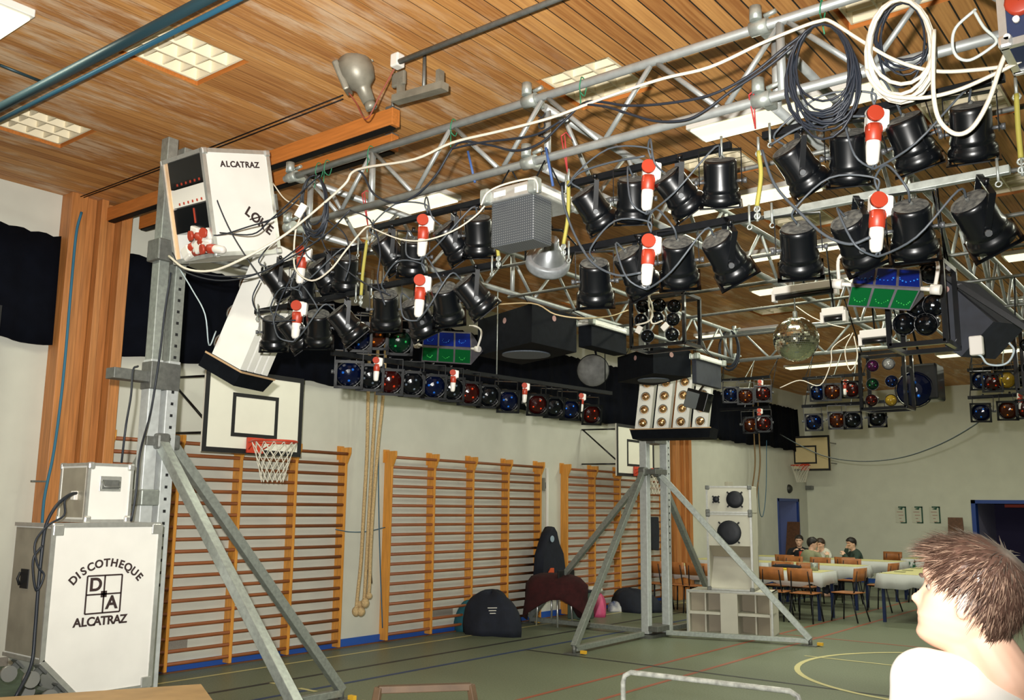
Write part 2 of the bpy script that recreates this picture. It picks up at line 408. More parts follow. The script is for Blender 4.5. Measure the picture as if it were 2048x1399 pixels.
LITS = [(-6.41, 6.28, 'above the upper row of spotlights left of the mesh box'), (-2.40, 6.33, 'behind the dark coil of cable'), (-3.75, 10.0, 'just beyond the middle spotlights'), (-3.5, 8.0, 'behind the middle spotlights'), (-4.25, 11.7, 'just left above the mirror ball'), (-1.2, 11.7, 'above the diamond shaped board'),
        (-6.4, 14.3, 'behind the left of the mirror ball'), (-2.6, 14.3, 'beyond the back truss right of the mirror ball'), (-6.5, 18.5, 'below the mirror ball, far down the hall'), (-3.6, 18.6, 'far down the hall behind the coloured lamps'), (0.2, 18.6, 'far right end of the hall'), (1.6, 6.33, 'outside the right edge of the rig'), (0.8, 14.3, 'far right beyond the rig'), (4.5, 10.4, 'over the right half of the hall'), (4.5, 16.5, 'over the far right quarter of the hall'), (at(27, 20, z=CZ-.06).x-.75, at(14, 20, z=CZ-.06).y, 'cut by the top left corner')]
for i, (x, y, lab) in enumerate(LITS):
    o = bp_ if i == 0 else dup(bp_, Mx())
    o.matrix_basis = Mx.Translation((x, y, CZ))
    o['label'] = 'lit white fluorescent ceiling batten, '+lab
    li = bpy.data.lights.new('batten_light', 'AREA'); li.shape = 'RECTANGLE'; li.size = 1.42; li.size_y = 0.26
    li.energy = LAMP_W; li.color = (0.97, 1.0, 0.80)
    lo = bpy.data.objects.new('batten_light', li); COL.objects.link(lo); lo.parent = o; lo.location = (0, 0, -.073)
# ------------------------------------------------------------------ along the left wall: wall bars, curtains, hoops, ropes
def wall_bars(y0, n, sp, lab):
    t = thing('wall_bars', lab, 'wall bars', (WX, y0, 0), 'wooden wall bars along the left wall')
    for k in range(n):
        y = y0+k*sp; m = MB()
        m.b2((WX, y-.018, .03), (WX+.13, y+.018, 2.40), .004)
        m.prism([(WX+.13, y-.018, 2.40), (WX+.19, y-.018, 2.40), (WX+.19, y-.018, 2.33), (WX+.13, y-.018, 2.20)], (0, .036, 0))
        m.b2((WX, y-.05, 2.25), (WX+.02, y+.05, 2.42))
        m.build('upright', WOODY, t)
    for k in range(19):
        z = .10+k*(2.22/18); x = WX+.108 if k < 18 else WX+.16
        m = MB(); m.tube([(x, y0, z), (x, y0+(n-1)*sp, z)], .019, 8); m.build('rung', WOODR, t)
    return t
wall_bars(0.40, 5, .79, 'wooden wall bars at the left edge before the timber column')
wall_bars(4.77, 5, .765, 'wooden wall bars beneath the nearest basketball hoop on the left wall')
wall_bars(8.62, 5, .817, 'wooden wall bars between the climbing ropes and the white pole')
wall_bars(12.62, 5, .817, 'wooden wall bars behind the second mast')

CURT = mat('navy_black_curtain', (9, 12, 21), 0.95, 0, 0.3, 6, spec=.1)
def curtain(y0, y1, seed, lab):
    r_ = random.Random(seed); m = MB(); n = int((y1-y0)/.07); cols = []
    ph = [r_.uniform(0, 6) for _ in range(4)]
    for i in range(n+1):
        y = y0+(y1-y0)*i/n
        d = .05+.022*math.sin(y*9+ph[0])+.014*math.sin(y*23+ph[1])
        zt = 4.205+.012*math.sin(y*31+ph[2]); zb = 3.16+.012*math.sin(y*9+ph[0])+.012*math.sin(y*2.3+ph[3])
        row = []
        for j in range(5):
            u = j/4; row.append(m.bm.verts.new((WX+.04+d*(.6+.6*u), y, zt+(zb-zt)*u)))
        cols.append(row)
    for A, B in zip(cols, cols[1:]):
        for j in range(4):
            f = m.bm.faces.new((A[j], B[j], B[j+1], A[j+1])); f.smooth = True
    o = m.build('curtain', CURT); tag(o, lab, 'curtain', 'black curtains high on the left wall')
    md = o.modifiers.new('thickness', 'SOLIDIFY'); md.thickness = .012
    return o
curtain(-3.2, 4.13, 1, 'black curtain hung high on the left wall before the timber column')
curtain(4.80, 16.15, 2, 'long black curtain hung high on the wall above the wall bars')
curtain(16.9, 22.9, 3, 'black curtain high on the wall between the far column and the corner')

NET = mat('white_net_cord', (226, 222, 206), 0.8)
RIM = mat('orange_red_rim', (196, 64, 40), 0.4)
BOARDW = mat('white_backboard', (226, 224, 210), 0.5, 0, 0.04, 4)
BLK = mat('black_marking', (16, 17, 20), 0.6)
def hoop(M, lab, arms, m_board=BOARDW, rc=-.35):
    """local frame: board in the x/z plane facing -y, origin at the middle of its lower edge"""
    t = thing('basketball_hoop', lab, 'basketball hoop', M=M, group='practice basketball hoops')
    def B(mb, name, m, par=t): mb.xf(M); return mb.build(name, m, par)
    W, H = 1.24, .86
    B(MB().b2((-W/2, -.012, 0), (W/2, .012, H)), 'backboard', m_board)
    m = MB(); y0, y1 = -.016, -.0125
    for a, b, c, d, k in ((-W/2, 0, W/2, H, .05), (-.29, .17, .29, .62, .04)):
        m.b2((a, y0, b), (c, y1, b+k)); m.b2((a, y0, d-k), (c, y1, d)); m.b2((a, y0, b+k), (a+k, y1, d-k)); m.b2((c-k, y0, b+k), (c, y1, d-k))
    B(m, 'black_lines', BLK)
    rz, rr = .12, .225
    m = MB(); m.tube([(rr*math.cos(a), rc+rr*math.sin(a), rz) for a in [2*PI*k/28 for k in range(28)]], .012, 8, closed=True)
    m.tube([(-.08, -.02, rz), (-.13, rc+.18, rz)], .009, 6); m.tube([(.08, -.02, rz), (.13, rc+.18, rz)], .009, 6)
    m.tube([(-.08, -.03, rz-.08), (-.12, rc+.17, rz)], .007, 6); m.tube([(.08, -.03, rz-.08), (.12, rc+.17, rz)], .007, 6)
    m.b2((-.10, -.05, rz-.11), (.10, -.017, rz+.05), .005)
    rim = B(m, 'rim', RIM)
    m = MB(); ns = 14
    for s in (-1, 1):
        for k in range(ns):
            pts = []
            for j in range(7):
                u = j/6; a = 2*PI*(k+s*j*.5)/ns; q = rr*(1-.52*u**.8)
                pts.append((q*math.cos(a), rc+q*math.sin(a), rz-.01-.40*u))
            m.tube(pts, .0042, 4, cap=False)
    B(m, 'net', NET)
    for a, b in arms: B(MB().tube([a, b], .014, 6), 'wall_arm', BLACK)
    return t
def wall_hoop(y, z, x, lab, rc=-.35):
    M = Mx(((0, -1, 0, x), (1, 0, 0, y), (0, 0, 1, z), (0, 0, 0, 1)))      # board faces +x
    L_ = x-WX-.012
    ar = [((s*.45, .02, h), (s*.62, L_, h)) for s in (-1, 1) for h in (.2, .78)] + [((-.45, .02, .2), (-.62, L_-.02, .78)), ((.45, .02, .2), (.62, L_, .78))]
    return hoop(M, lab, ar, rc=rc)
pb = at(505, 908, x=-8.12)
wall_hoop(pb.y, pb.z, -8.12, 'basketball hoop with white backboard above the nearest wall bars')
pb = at(1271, 953, x=-8.12)
wall_hoop(pb.y, pb.z, -8.12, 'basketball hoop half hidden behind the second mast')
pb = at(-24, 752, x=-7.5)
wall_hoop(pb.y-.2, pb.z-.12, -8.4, 'basketball hoop whose rim just shows at the left edge', rc=-.9)
pb = at(1612, 941, y=22.75)
hoop(Mx.Translation(pb), 'basketball hoop with tan backboard on the far wall', [((s*.45, .02, h), (s*.5, FY-22.765, h)) for s in (-1, 1) for h in (.2, .7)], mat('tan_backboard', (214, 194, 146), 0.5, 0, .05, 4))

# bundle of climbing ropes tied against the wall
ROPE = mat('hemp_rope', (196, 168, 122), 0.9, 0, 0.35, 60, bump=0.4)
for k, (pp, lab) in enumerate([
    ([(737, 765), (734, 900), (728, 1010), (722, 1120), (716, 1180), (712, 1222)], 'pale climbing rope hanging furthest left in the bundle by the wall'),
    ([(753, 765), (745, 900), (739, 1010), (733, 1120), (728, 1200), (722, 1222)], 'pale climbing rope hanging in the middle of the bundle, knotted low'),
    ([(768, 765), (757, 880), (747, 1000), (741, 1100), (738, 1180), (730, 1205)], 'pale climbing rope hanging furthest right in the bundle by the wall')]):
    pts = spline([V((-8.35, 0, 0))*0 + at(*pp[0], x=-8.47+.05*k)+V((0, 0, 1.45))] + [at(*p, x=-8.47+.05*k) for p in pp], 4)
    t = thing('climbing_rope', lab, 'rope', pts[-1], 'climbing ropes tied by the wall')
    MB().tube(pts, .021, 8).build('rope', ROPE, t)
    m = MB(); e = pts[-1]
    m.ball(e, .05, 10, 8, (1, 1, 1.2)); m.ball(e+V((.02, .04, .08)), .04, 10, 8); m.build('knot', ROPE, t)
BCORD = mat('blue_cord', (58, 96, 120), 0.7)
o = MB().tube(spline([at(671, 1058, x=-8.6), at(700, 1063, x=-8.6), at(735, 1062, x=-8.55), at(770, 1054, x=-8.62)]), .006, 6).build('cord', BCORD); tag(o, 'thin blue cord tied across the climbing ropes to the wall bars', 'cord')
o = MB().tube(spline([at(757, 880, x=-8.55), at(757, 990, x=-8.55), at(760, 1120, x=-8.55), at(765, 1255, x=-8.55)]), .007, 6).build('cord', BCORD); tag(o, 'blue cord hanging straight down beside the climbing ropes', 'cord')
o = MB().tube([at(739, 1138, x=-8.4), at(741, 1166, x=-8.4)], .022, 8).build('skipping_rope', BLACK); tag(o, 'short black handle hanging on a string beside the ropes', 'skipping rope')
t = thing('wall_pole', 'white vertical pole on wall between second and third wall bars', 'pole', (WX, 12.2, 0))
q = at(1094, 936, x=-8.75); q2 = at(1094, 1150, x=-8.75)
MB().tube([q, q2], .03, 10).build('tube', WHITE, t)
for z in (q.z-.3, q2.z+.2): MB().b2((WX, q.y-.03, z-.02), (q.x, q.y+.03, z+.02)).build('bracket', STEELD, t)
q = at(1087, 968, x=WX)
t = thing('wall_switch', 'small grey switch box on the wall beside the white pole', 'switch', q)
MB().b2((WX, q.y-.05, q.z-.1), (WX+.05, q.y+.05, q.z+.1), .008).build('housing', mat('grey_box_plastic', (120, 120, 110), .5), t)
MB().b2((WX+.05, q.y-.02, q.z-.03), (WX+.056, q.y+.02, q.z+.03)).build('toggle', BLK, t)

# rope gantry: two timber rails from the column out under the ceiling
for k, (y, xe, lab) in enumerate([(4.52, -4.63, 'orange timber gantry rail under ceiling, nearer one with grey lamp above'), (4.86, -4.98, 'orange timber gantry rail under ceiling, farther one behind the truss')]):
    t = thing('gantry_rail', lab, 'beam', (WX+.12, y, 4.5), 'timber gantry rails')
    MB().b2((WX+.23, y-.04, 4.43), (xe, y+.04, 4.56), .004).build('timber', WOODB, t)
    MB().b2((WX+.25, y-.03, 4.418), (xe-.03, y+.03, 4.43)).build('steel_track', BARM, t)
    m = MB(); m.b2((xe-.07, y-.043, 4.555), (xe-.01, y+.043, 4.575)); m.tube([(xe-.04, y, 4.57), (xe-.04, y, CZ)], .012, 6); m.build('hanger', STEELD, t)
    MB().tube([(-6.8, y, 4.56), (-6.8, y, CZ)], .012, 6).build('hanger', STEELD, t)
# grey lamp over the rail
GREYM = mat('grey_cast_metal', (136, 132, 118), 0.45, 0.35, 0.3, 10)
c = at(716, 152, y=3.95)
ax = (RT*.38-UP*.9).normalized()
Mh = frame(c, z=-ax, x=RT)
t = thing('ceiling_floodlight', 'grey cast metal floodlight on the ceiling above the gantry rail', 'lamp', c)
m = MB(); m.lathe([(.035, -.19), (.042, -.19), (.05, -.10), (.058, -.085), (.10, -.05), (.122, .02), (.118, .09), (.085, .14), (.03, .16), (.001, .162)], Mh, 24); m.build('housing', GREYM, t)
m = MB(); m.lathe([(.001, -.191), (.038, -.191), (.040, -.24), (.001, -.24)], Mh, 16); m.build('neck', GREYM, t)
m = MB(); m.box(Mh @ V((-.10, 0, .03)), (.045, .16, .21), Mh.to_3x3(), .012); m.build('side_cover', GREYM, t)
m = MB(); top = V((c.x+.0, c.y, CZ)); m.tube([Mh @ V((0, 0, .15)), (Mh @ V((0, 0, .15))+top)/2, top], .016, 8); m.ball(Mh @ V((0, 0, .17)), .03, 10, 8); m.tube(spline([Mh @ V((.03, 0, .17)), Mh @ V((.11, 0, .16)), Mh @ V((.13, 0, .05))]), .007, 6); m.build('mount', GREYM, t)
o = MB().tube(spline([Mh @ V((-.10, 0, -.08)), at(712, 205, y=3.95), at(733, 238, y=3.95), at(760, 190, y=3.95), at(790, 135, y=3.95)]), .005, 6).build('wire', mat('red_brown_wire', (130, 60, 44), .6)); tag(o, 'red brown wire drooping from the grey ceiling floodlight', 'wire')
# steel carrier at the end of the rail
t = thing('gantry_carrier', 'grey steel carrier bracket at the end of the gantry rail', 'bracket', at(850, 190, y=4.15))
a, b = at(790, 200, y=4.15), at(890, 172, y=4.15)
MB().bar(a, b, .07, .05).build('channel', GREYM, t)
for px in (802, 880):
    q = at(px, 150 if px > 850 else 168, y=4.15); q2 = V((q.x, q.y, a.z if px < 850 else b.z)); MB().bar(q2, q+V((0, 0, .03)), .05, .03, (1, 0, 0)).build('plate', GREYM, t)
q = at(798, 158, y=4.15); MB().box(q, (.12, .03, .10), None, .01).build('plate', GREYM, t)
q = at(847, 190, y=4.15); MB().tube([q, V((q.x, q.y, CZ))], .012, 8).build('bolt', STEELD, t)
# pipes under the ceiling
def pipe(a, b, r, m, lab, cat='pipe', name='ceiling_pipe'):
    o = MB().tube([a, b], r, 12).build(name, m); return tag(o, lab, cat)
def xline(px, py, px2, py2, z, x0=None, x1=None):
    a, b = at(px, py, z=z), at(px2, py2, z=z); d = (b-a)/(b.x-a.x)
    if x0 is not None: a = a+d*(x0-a.x)
    if x1 is not None: b = b+d*(x1-b.x)
    return a, b
TEAL = mat('dark_teal_pipe', (38, 62, 70), 0.4, 0.2)
pipe(*xline(0, 215, 410, 0, 4.42, x0=-8.7, x1=-2.5), .032, TEAL, 'thick dark teal pipe crossing the top left corner under ceiling')
pipe(*xline(0, 240, 475, 0, 4.48, x0=-8.7, x1=-2.6), .016, mat('blue_teal_pipe', (44, 92, 116), 0.4, .2), 'thin blue pipe running beside the thick teal pipe')
pipe(*xline(795, 125, 1110, 0, 4.5, x1=-1.5), .018, STEELD, 'thin grey pipe under the ceiling right of the floodlight')
pipe(at(0, 130, z=4.6), at(86, 164, z=4.6), .01, TEAL, 'short dark rod on the ceiling at the left edge', 'rod', 'rod')
o = MB().box(at(795, 122, z=4.52), (.07, .07, .09), None, .01).build('pipe_clamp', PWHITE); tag(o, 'white clamp at the end of the thin grey pipe', 'clamp')
for k, dz in ((0, 0), (1, .03)):
    a = V((WX+.1, 4.22+.03*k, 4.61)); b = at(686, 190+8*k, z=4.61)
    o = MB().tube([a, (a+b)/2-V((0, 0, .01)), b], .005, 5).build('ceiling_wire', BARM); tag(o, ['upper', 'lower'][k]+' of two dark wires from column top to floodlight', 'wire')
# ropes and straps on the near column
o = MB().tube(spline([at(*p, x=-8.52) for p in [(163, 424), (152, 470), (140, 600), (126, 760), (108, 900), (88, 1000), (80, 1110), (62, 1180), (42, 1262), (33, 1300), (45, 1325), (60, 1300), (62, 1190)]], 5), .013, 8).build('rope', mat('blue_rope', (44, 104, 132), .7)); tag(o, 'blue rope looped down the front of the near timber column', 'rope')
o = MB().tube([at(203, 497, x=-8.62), at(187, 695, x=-8.62)], .016, 8).build('strap', mat('teal_strap', (20, 104, 150), .6)); tag(o, 'bright blue strap hanging right of the near timber column', 'strap')
o = MB().box(at(78, 962, x=WX+.215), (.03, .14, .015)).build('cleat', STEELD); tag(o, 'small steel cleat on the near timber column', 'hook')
# ------------------------------------------------------------------ lifting masts
BRIGHT = mat('bright_mast_sleeve', (196, 201, 200), .45, .3, .15, 20)
MX, MY, MY2 = -6.5, 3.86, 11.32
def mast(x, y, top, lab, feet, za=2.16, sp=.32, spx=0):
    t = thing('lifting_mast', lab, 'mast', (x, y, 0), 'steel lifting masts')
    m = MB(); m.b2((x-.05, y-.045, .05), (x+.05, y+.045, top), .006); m.build('post', STEEL, t)
    m = MB(); m.b2((x+spx-.05, y+sp-.045, .05), (x+spx+.05, y+sp+.045, top-.05), .006); m.build('post', STEEL, t)
    for dx_, dy_ in ((0, 0), (spx, sp)): MB().b2((x+dx_-.056, y+dy_-.051, .05), (x+dx_+.056, y+dy_+.051, 2.78), .006).build('sleeve', BRIGHT, t)
    m = MB()
    for k in range(int((top-1.2)/.09)): m.box((x+spx+(.0505 if 1.1+k*.09 > 2.79 else .0565), y+sp, 1.1+k*.09), (.003, .022, .022))
    m.build('hole_pattern', BLK, t)
    for z in (.12, za, 2.62): MB().b2((x-.055, y-.05, z-.035), (x+spx+.055, y+sp+.05, z+.035), .004).build('collar', STEELD, t)
    MB().b2((x-.12, y-.12, 0), (x+.12, y+sp+.12, .04)).build('base_plate', STEELD, t)
    c = V((x, y+sp/2, 0))
    for fx, fy in feet:
        f = V((fx, fy, .05)); d = V((fx-c.x, fy-c.y, 0)).normalized()
        a = c+d*(.06+abs(d.y)*sp/2)+V((0, 0, za))
        b = MB().bar(a, f+V((0, 0, .03)), .075, .075, bev=.004).build('brace', STEEL, t)
        MB().box(a, (.11, .11, .12), None, .02).build('pivot_bracket', STEELD, b)
        q = MB().bar(c+d*(.14+abs(d.y)*sp/2)+V((0, 0, .06)), f-d*.02+V((0, 0, .01)), .07, .06, bev=.004).build('base_rail', STEEL, t)
        m = MB(); m.box(f+V((0, 0, -.045)), (.2, .16, .012)); m.tube([f+V((0, 0, -.05)), f+V((0, 0, .05))], .025, 10); m.build('foot', STEELD, q)
        MB().box(f+V((.12, .02, -.02)), (.07, .04, .035)).build('level_block', mat('yellow_block', (226, 176, 50), .5), q)
    return t
near = mast(MX, MY, 4.56, 'tall steel lifting mast standing behind the white flight cases at left',
            [(MX-2.0, MY+.16), (MX, MY+2.05), (MX+2.05, MY+.16)], sp=.135, spx=.02)
m = MB(); m.b2((MX-.06, MY-.34, 2.60), (MX+.06, MY-.05, 2.68), .004); m.b2((MX-.06, MY-.06, 2.55), (MX+.08, MY+.19, 2.76), .006); m.build('winch_arm', STEELD, near)
m = MB(); m.b2((MX-.08, MY-.08, 3.55), (MX+.09, MY+.20, 3.72), .01); m.tube([(MX, MY+.16, 3.62), (-6.0, 4.2, 3.66), (-5.72, 4.16, 3.66)], .03, 10); m.build('lift_carriage', STEELD, near)
m = MB(); m.b2((MX-.07, MY-.06, 1.68), (MX+.075, MY+.19, 1.80), .01); m.build('winch_box', STEEL, near)
far = mast(MX, MY2, 4.35, 'steel lifting mast beside the white loudspeaker stack, braces spread wide',
           [(MX-2.1, MY2+.2), (MX+.08, MY2-1.85), (MX+1.95, MY2+.75), (MX, MY2+2.2)], za=2.2, spx=.14)
# ------------------------------------------------------------------ trusses
ZT, ZB, TY, BY = 3.99, 3.62, 4.0, 11.3
def truss(a, b, lab, nodes_top, nodes_bot, verts=(), r=.024, rd=.014, cut=0, grp='trusses of the overhead rig'):
    """flat ladder truss from a to b (x, y pairs); nodes are distances along it"""
    a, b = V((*a, 0)), V((*b, 0)); d = (b-a).normalized(); L_ = (b-a).length
    t = thing('lighting_truss', lab, 'truss', a+V((0, 0, ZB)), grp)
    for z in (ZT, ZB): MB().tube([a+V((0, 0, z))+d*(cut if z == ZB else 0), b+V((0, 0, z))], r, 12).build('chord', ALU, t)
    for u in verts: MB().tube([a+d*u+V((0, 0, ZB)), a+d*u+V((0, 0, ZT))], .021, 10).build('upright_tube', ALU, t)
    seq = sorted([(u, ZT-.02) for u in nodes_top]+[(u, ZB+.02) for u in nodes_bot])
    for (u0, z0), (u1, z1) in zip(seq, seq[1:]):
        e = .022*(1 if u1 > u0 else -1)
        MB().tube([a+d*(u0+e)+V((0, 0, z0)), a+d*(u1-e)+V((0, 0, z1))], rd, 8).build('diagonal', ALU, t)
    return t
X0 = -5.2
ft = truss((X0, TY), (1.0, TY), 'long front aluminium truss crossing the picture in the foreground',
           [-5.0-X0+k*.697 for k in range(9)], [-4.61-X0+k*.693 for k in range(9)], [-4.30-X0, -1.535-X0, .3-X0], cut=.32)
def zig(L_, s0, p=.72): return [s0+k*p for k in range(int((L_-s0)/p)+1)], [s0+p/2+k*p for k in range(int((L_-s0-p/2)/p)+1)]
CL = BY-TY-.24
for x, lab in ((-5.1, 'side truss running back from beside the amplifier case'), (-3.0, 'cross truss running back from above the grey mesh box'), (-1.62, 'cross truss running back from the dark cable coil'), (.75, 'right side truss running back outside the picture edge')):
    n1, n2 = zig(CL, .2)
    tt = truss((x, TY+.12), (x, BY-.12), lab, n1, n2, (.03, 2.4, 4.8, CL-.03))
    for z in (ZT, ZB):
        for yy, s in ((TY, 1), (BY, -1)):
            m = MB(); m.tube([(x-.06, yy, z), (x+.03, yy, z)], .037, 12); m.box((x, yy+s*.05, z), (.055, .08, .055), None, .01); m.tube([(x-.025, yy-s*.02, z+.03), (x-.025, yy-s*.02, z+.10)], .03, 10); m.tube([(x+.01, yy, z+.05), (x+.07, yy, z+.06)], .012, 8)
            m.build('clamp', STEEL, tt)
bt = truss((-5.3, BY), (1.0, BY), 'rear aluminium truss at the far side behind the mirror ball', *zig(6.3, .3), (.05, 2.1, 4.2, 6.2))
# black stencil letters down the upright tube beside the middle clamp
for k, ch in enumerate('H ACK'):
    if ch == ' ': continue
    text_mesh(ch, .06, frame(V((-3.0, TY+.12-.0225, 3.70+k*.056)), x=(0, 0, 1), z=(.3, -1, 0)), 'letter', BLK, ft)
# ------------------------------------------------------------------ flight cases
BLKT = mat('black_stencil_paint', (46, 30, 28), 0.7)
def rim_box(t, M, w, h, d, fin=.022, th=.012):
    """aluminium edging and corner balls of a box: local x right, y up, z out, origin at the front's middle"""
    m = MB()
    for sx in (-1, 1):
        for sy in (-1, 1):
            m.box(M @ V((sx*(w/2-fin/2+.002), sy*(h/2-fin/2+.002), -d/2)), (fin, fin, d+.008), M.to_3x3())
    for z in (-fin/2+.004, -d+fin/2-.004):
        for s in (-1, 1):
            m.box(M @ V((s*(w/2-fin/2+.002), 0, z)), (fin, h, fin), M.to_3x3()); m.box(M @ V((0, s*(h/2-fin/2+.002), z)), (w, fin, fin), M.to_3x3())
    m.build('edging', ALUB, t)
    for sx in (-1, 1):
        for sy in (-1, 1):
            for z in (0, -d): MB().box(M @ V((sx*(w/2-.018), sy*(h/2-.018), z)), (.05, .05, .03), M.to_3x3(), .012).build('corner_guard', ALUB, t)
# big wheeled case: front faces +x
xf = -5.9; A = at(108, 1050, x=xf); B = at(321, 1049, x=xf); zb = at(303, 1370, x=xf).z; zt = A.z; y0, y1 = A.y, B.y; w_, h_ = y1-y0, zt-zb
t = thing('flight_case', 'big white wheeled flight case lettered DISCOTHEQUE ALCATRAZ', 'flight case', (xf, (y0+y1)/2, zb), 'white flight cases')
ch = .24
poly = [(xf, y0, zt), (xf, y1, zt), (xf, y1, zb), (xf, y0+ch, zb), (xf, y0, zb+ch)]
MB().prism(poly, (-.5, 0, 0)).build('body', [WHITE], t)
MB().prism([(p[0], p[1]*1+(-.003 if p[1] == y0 else 0), p[2]) for p in [(xf-.02, y0, zt-.02), (xf-.48, y0, zt-.02), (xf-.48, y0, zb+ch+.02), (xf-.02, y0, zb+ch+.02)]], (0, -.004, 0)).build('side_panel', mat('metal_side_sheet', (168, 162, 146), .4, .4, .2, 6), t)
m = MB(); P_ = [V(p) for p in poly]
for a, b in zip(P_, P_[1:]+P_[:1]): m.bar(a+V((.003, 0, 0)), b+V((.003, 0, 0)), .03, .012, (1, 0, 0))
for p in P_: m.bar(p, p-V((.5, 0, 0)), .024, .024)
m.build('edging', ALUB, t)
for p in (P_[0], P_[1], P_[2]): MB().box(p+V((.004, (.03 if p.y == y0 else -.03), -.03 if p.z == zt else .03)), (.014, .07, .07), None, .006).build('corner_guard', ALUB, t)
n = V((0, -1, -1)).normalized(); dn = V((0, 1, -1)).normalized()
for k in range(2):
    for xk in (-.10, -.40):
        c = V((xf+xk, y0+ch*(.22+.52*k), zb+ch*(.78-.52*k)))+n*.085
        m = MB(); m.tube([c-V((.016, 0, 0)), c+V((.016, 0, 0))], .05, 16); cst = m.build('caster', mat('grey_caster', (150, 150, 144), .4, .4), t)
        m = MB(); m.bar(c, c-n*.08, .05, .008, (1, 0, 0)); m.box(c-n*.075, (.07, .07, .012), frame(c, z=n, x=(1, 0, 0)).to_3x3()); m.build('fork', STEELD, cst)
m = MB(); q = V((xf-.30, y0-.008, zt-.34)); m.box(q, (.10, .012, .12)); m.tube([q+V((-.035, -.015, .04)), q+V((-.035, -.03, 0)), q+V((-.035, -.015, -.04))], .008, 6); m.build('latch', BLK, t)
FM = lambda u, v: frame((xf+.003, y0+w_*u, zb+h_*v), x=(0, 1, 0), z=(1, 0, 0))
CW = [1, .55, 1, 1.05, 1.1, .95, 1.05, .95, 1.1, 1.05, .95]; ARC = [(sum(CW[:k])+CW[k]/2-.5)/(sum(CW)-1) for k in range(11)]
ks = len('DISCOTHEQUE'); cu_, cv_, rad = .515, .770-.30/h_, .30
for k, chx in enumerate('DISCOTHEQUE'):
    a = R(48-96*ARC[k]); p = V((xf+.003, y0+w_*cu_-rad*math.sin(a), zb+h_*cv_+rad*math.cos(a)))
    text_mesh(chx, .070, frame(p, x=(0, math.cos(a), math.sin(a)), z=(1, 0, 0)), 'letter', BLKT, t)
for k, chx in enumerate('ALCATRAZ'): text_mesh(chx, .076, FM(.275+k*.0605, .425), 'letter', BLKT, t)
m = MB(); s_ = .118; cx_, cz_ = y0+w_*.495, zb+h_*.585
for k in (-1, 0, 1): m.b2((xf+.002, cx_+k*s_-.005, cz_-s_), (xf+.0045, cx_+k*s_+.005, cz_+s_)); m.b2((xf+.002, cx_-s_, cz_+k*s_-.005), (xf+.0045, cx_+s_, cz_+k*s_+.005))
m.b2((xf+.002, cx_-.02, cz_-.02), (xf+.0045, cx_+.02, cz_+.02)); m.build('square_emblem', BLKT, t)
text_mesh('D', .115, frame((xf+.003, cx_-s_/2, cz_+s_/2), x=(0, 1, 0), z=(1, 0, 0)), 'letter', BLKT, t)
text_mesh('A', .115, frame((xf+.003, cx_+s_/2, cz_-s_/2), x=(0, 1, 0), z=(1, 0, 0)), 'letter', BLKT, t)
# small case on top
xs2 = -5.98; A2 = at(178, 925, x=xs2); B2 = at(268, 925, x=xs2); zt2 = A2.z
t = thing('flight_case', 'small square white flight case with handle, standing on the big one', 'flight case', (xs2, (A2.y+B2.y)/2, zt+.016), 'white flight cases')
M2 = frame((xs2, (A2.y+B2.y)/2, (zt2+zt+.016)/2), x=(0, 1, 0), z=(1, 0, 0)); w2, h2, d2 = B2.y-A2.y, zt2-zt-.016, .36
MB().box(M2 @ V((0, 0, -d2/2)), (w2-.008, h2-.008, d2-.008), M2.to_3x3()).build('body', WHITE, t)
MB().box(M2 @ V((-w2/2+.003, 0, -d2/2)), (.006, h2-.06, d2-.06), M2.to_3x3()).build('side_panel', mat('metal_side_sheet', (168, 162, 146)), t)
rim_box(t, M2, w2, h2, d2, .02)
m = MB(); m.box(M2 @ V((0, .06, .003)), (.15, .10, .006), M2.to_3x3(), .002); hpl = m.build('handle_plate', ALUB, t)
m = MB(); m.box(M2 @ V((0, .055, .007)), (.12, .06, .004), M2.to_3x3()); m.tube([M2 @ V((-.06, .075, .012)), M2 @ V((-.055, .04, .026)), M2 @ V((.055, .04, .026)), M2 @ V((.06, .075, .012))], .007, 8); m.build('handle', STEELD, hpl)
MB().box(M2 @ V((-w2/2-.012, -.02, -.13)), (.03, .06, .05), M2.to_3x3(), .006).build('cable_socket', PWHITE, t)
# amplifier rack hanging from the truss end, tipped
CF = at(485, 404, x=-5.58); tl = R(13.5)
Mk = frame(CF, x=(0.05, math.cos(tl), math.sin(tl)*.0+.0), z=(1, -.05, .04)) @ Mx.Rotation(-tl*0, 4, 'Z')
Mk = frame(CF, x=(.04, math.cos(R(10)), -math.sin(R(10))*-.35), z=(1, -.05, -.06)) @ Mx.Rotation(R(11), 4, 'Z')
wk, hk, dk = .56, .765, .56
t = thing('amplifier_rack', 'white flight case rack lettered ALCATRAZ LØKE hanging tilted from truss', 'flight case', M=Mx.Translation(CF), group='white flight cases')
rt = Mk.to_3x3()
def KB(lo, hi, name, m, par=None, bev=0):
    lo, hi = V(lo), V(hi); return MB().box(Mk @ ((lo+hi)/2), hi-lo, rt, bev).build(name, m, par or t)
m = MB()
for lo, hi in (((-wk/2, -hk/2, -.012), (wk/2, hk/2, 0)), ((-wk/2, -hk/2, -dk), (wk/2, hk/2, -dk+.012)), ((-wk/2, hk/2-.012, -dk), (wk/2, hk/2, 0)), ((-wk/2, -hk/2, -dk), (wk/2, -hk/2+.012, 0)), ((wk/2-.012, -hk/2, -dk), (wk/2, hk/2, 0))):
    lo, hi = V(lo), V(hi); m.box(Mk @ ((lo+hi)/2), hi-lo, rt)
m.build('shell', WHITE, t)
rim_box(t, Mk, wk, hk, dk, .03)
KB((-wk/2+.01, -hk/2+.02, -dk+.02), (-wk/2+.02, hk/2-.02, -dk+.06), 'wooden_rail', mat('pale_wood_strip', (216, 180, 140), .6))
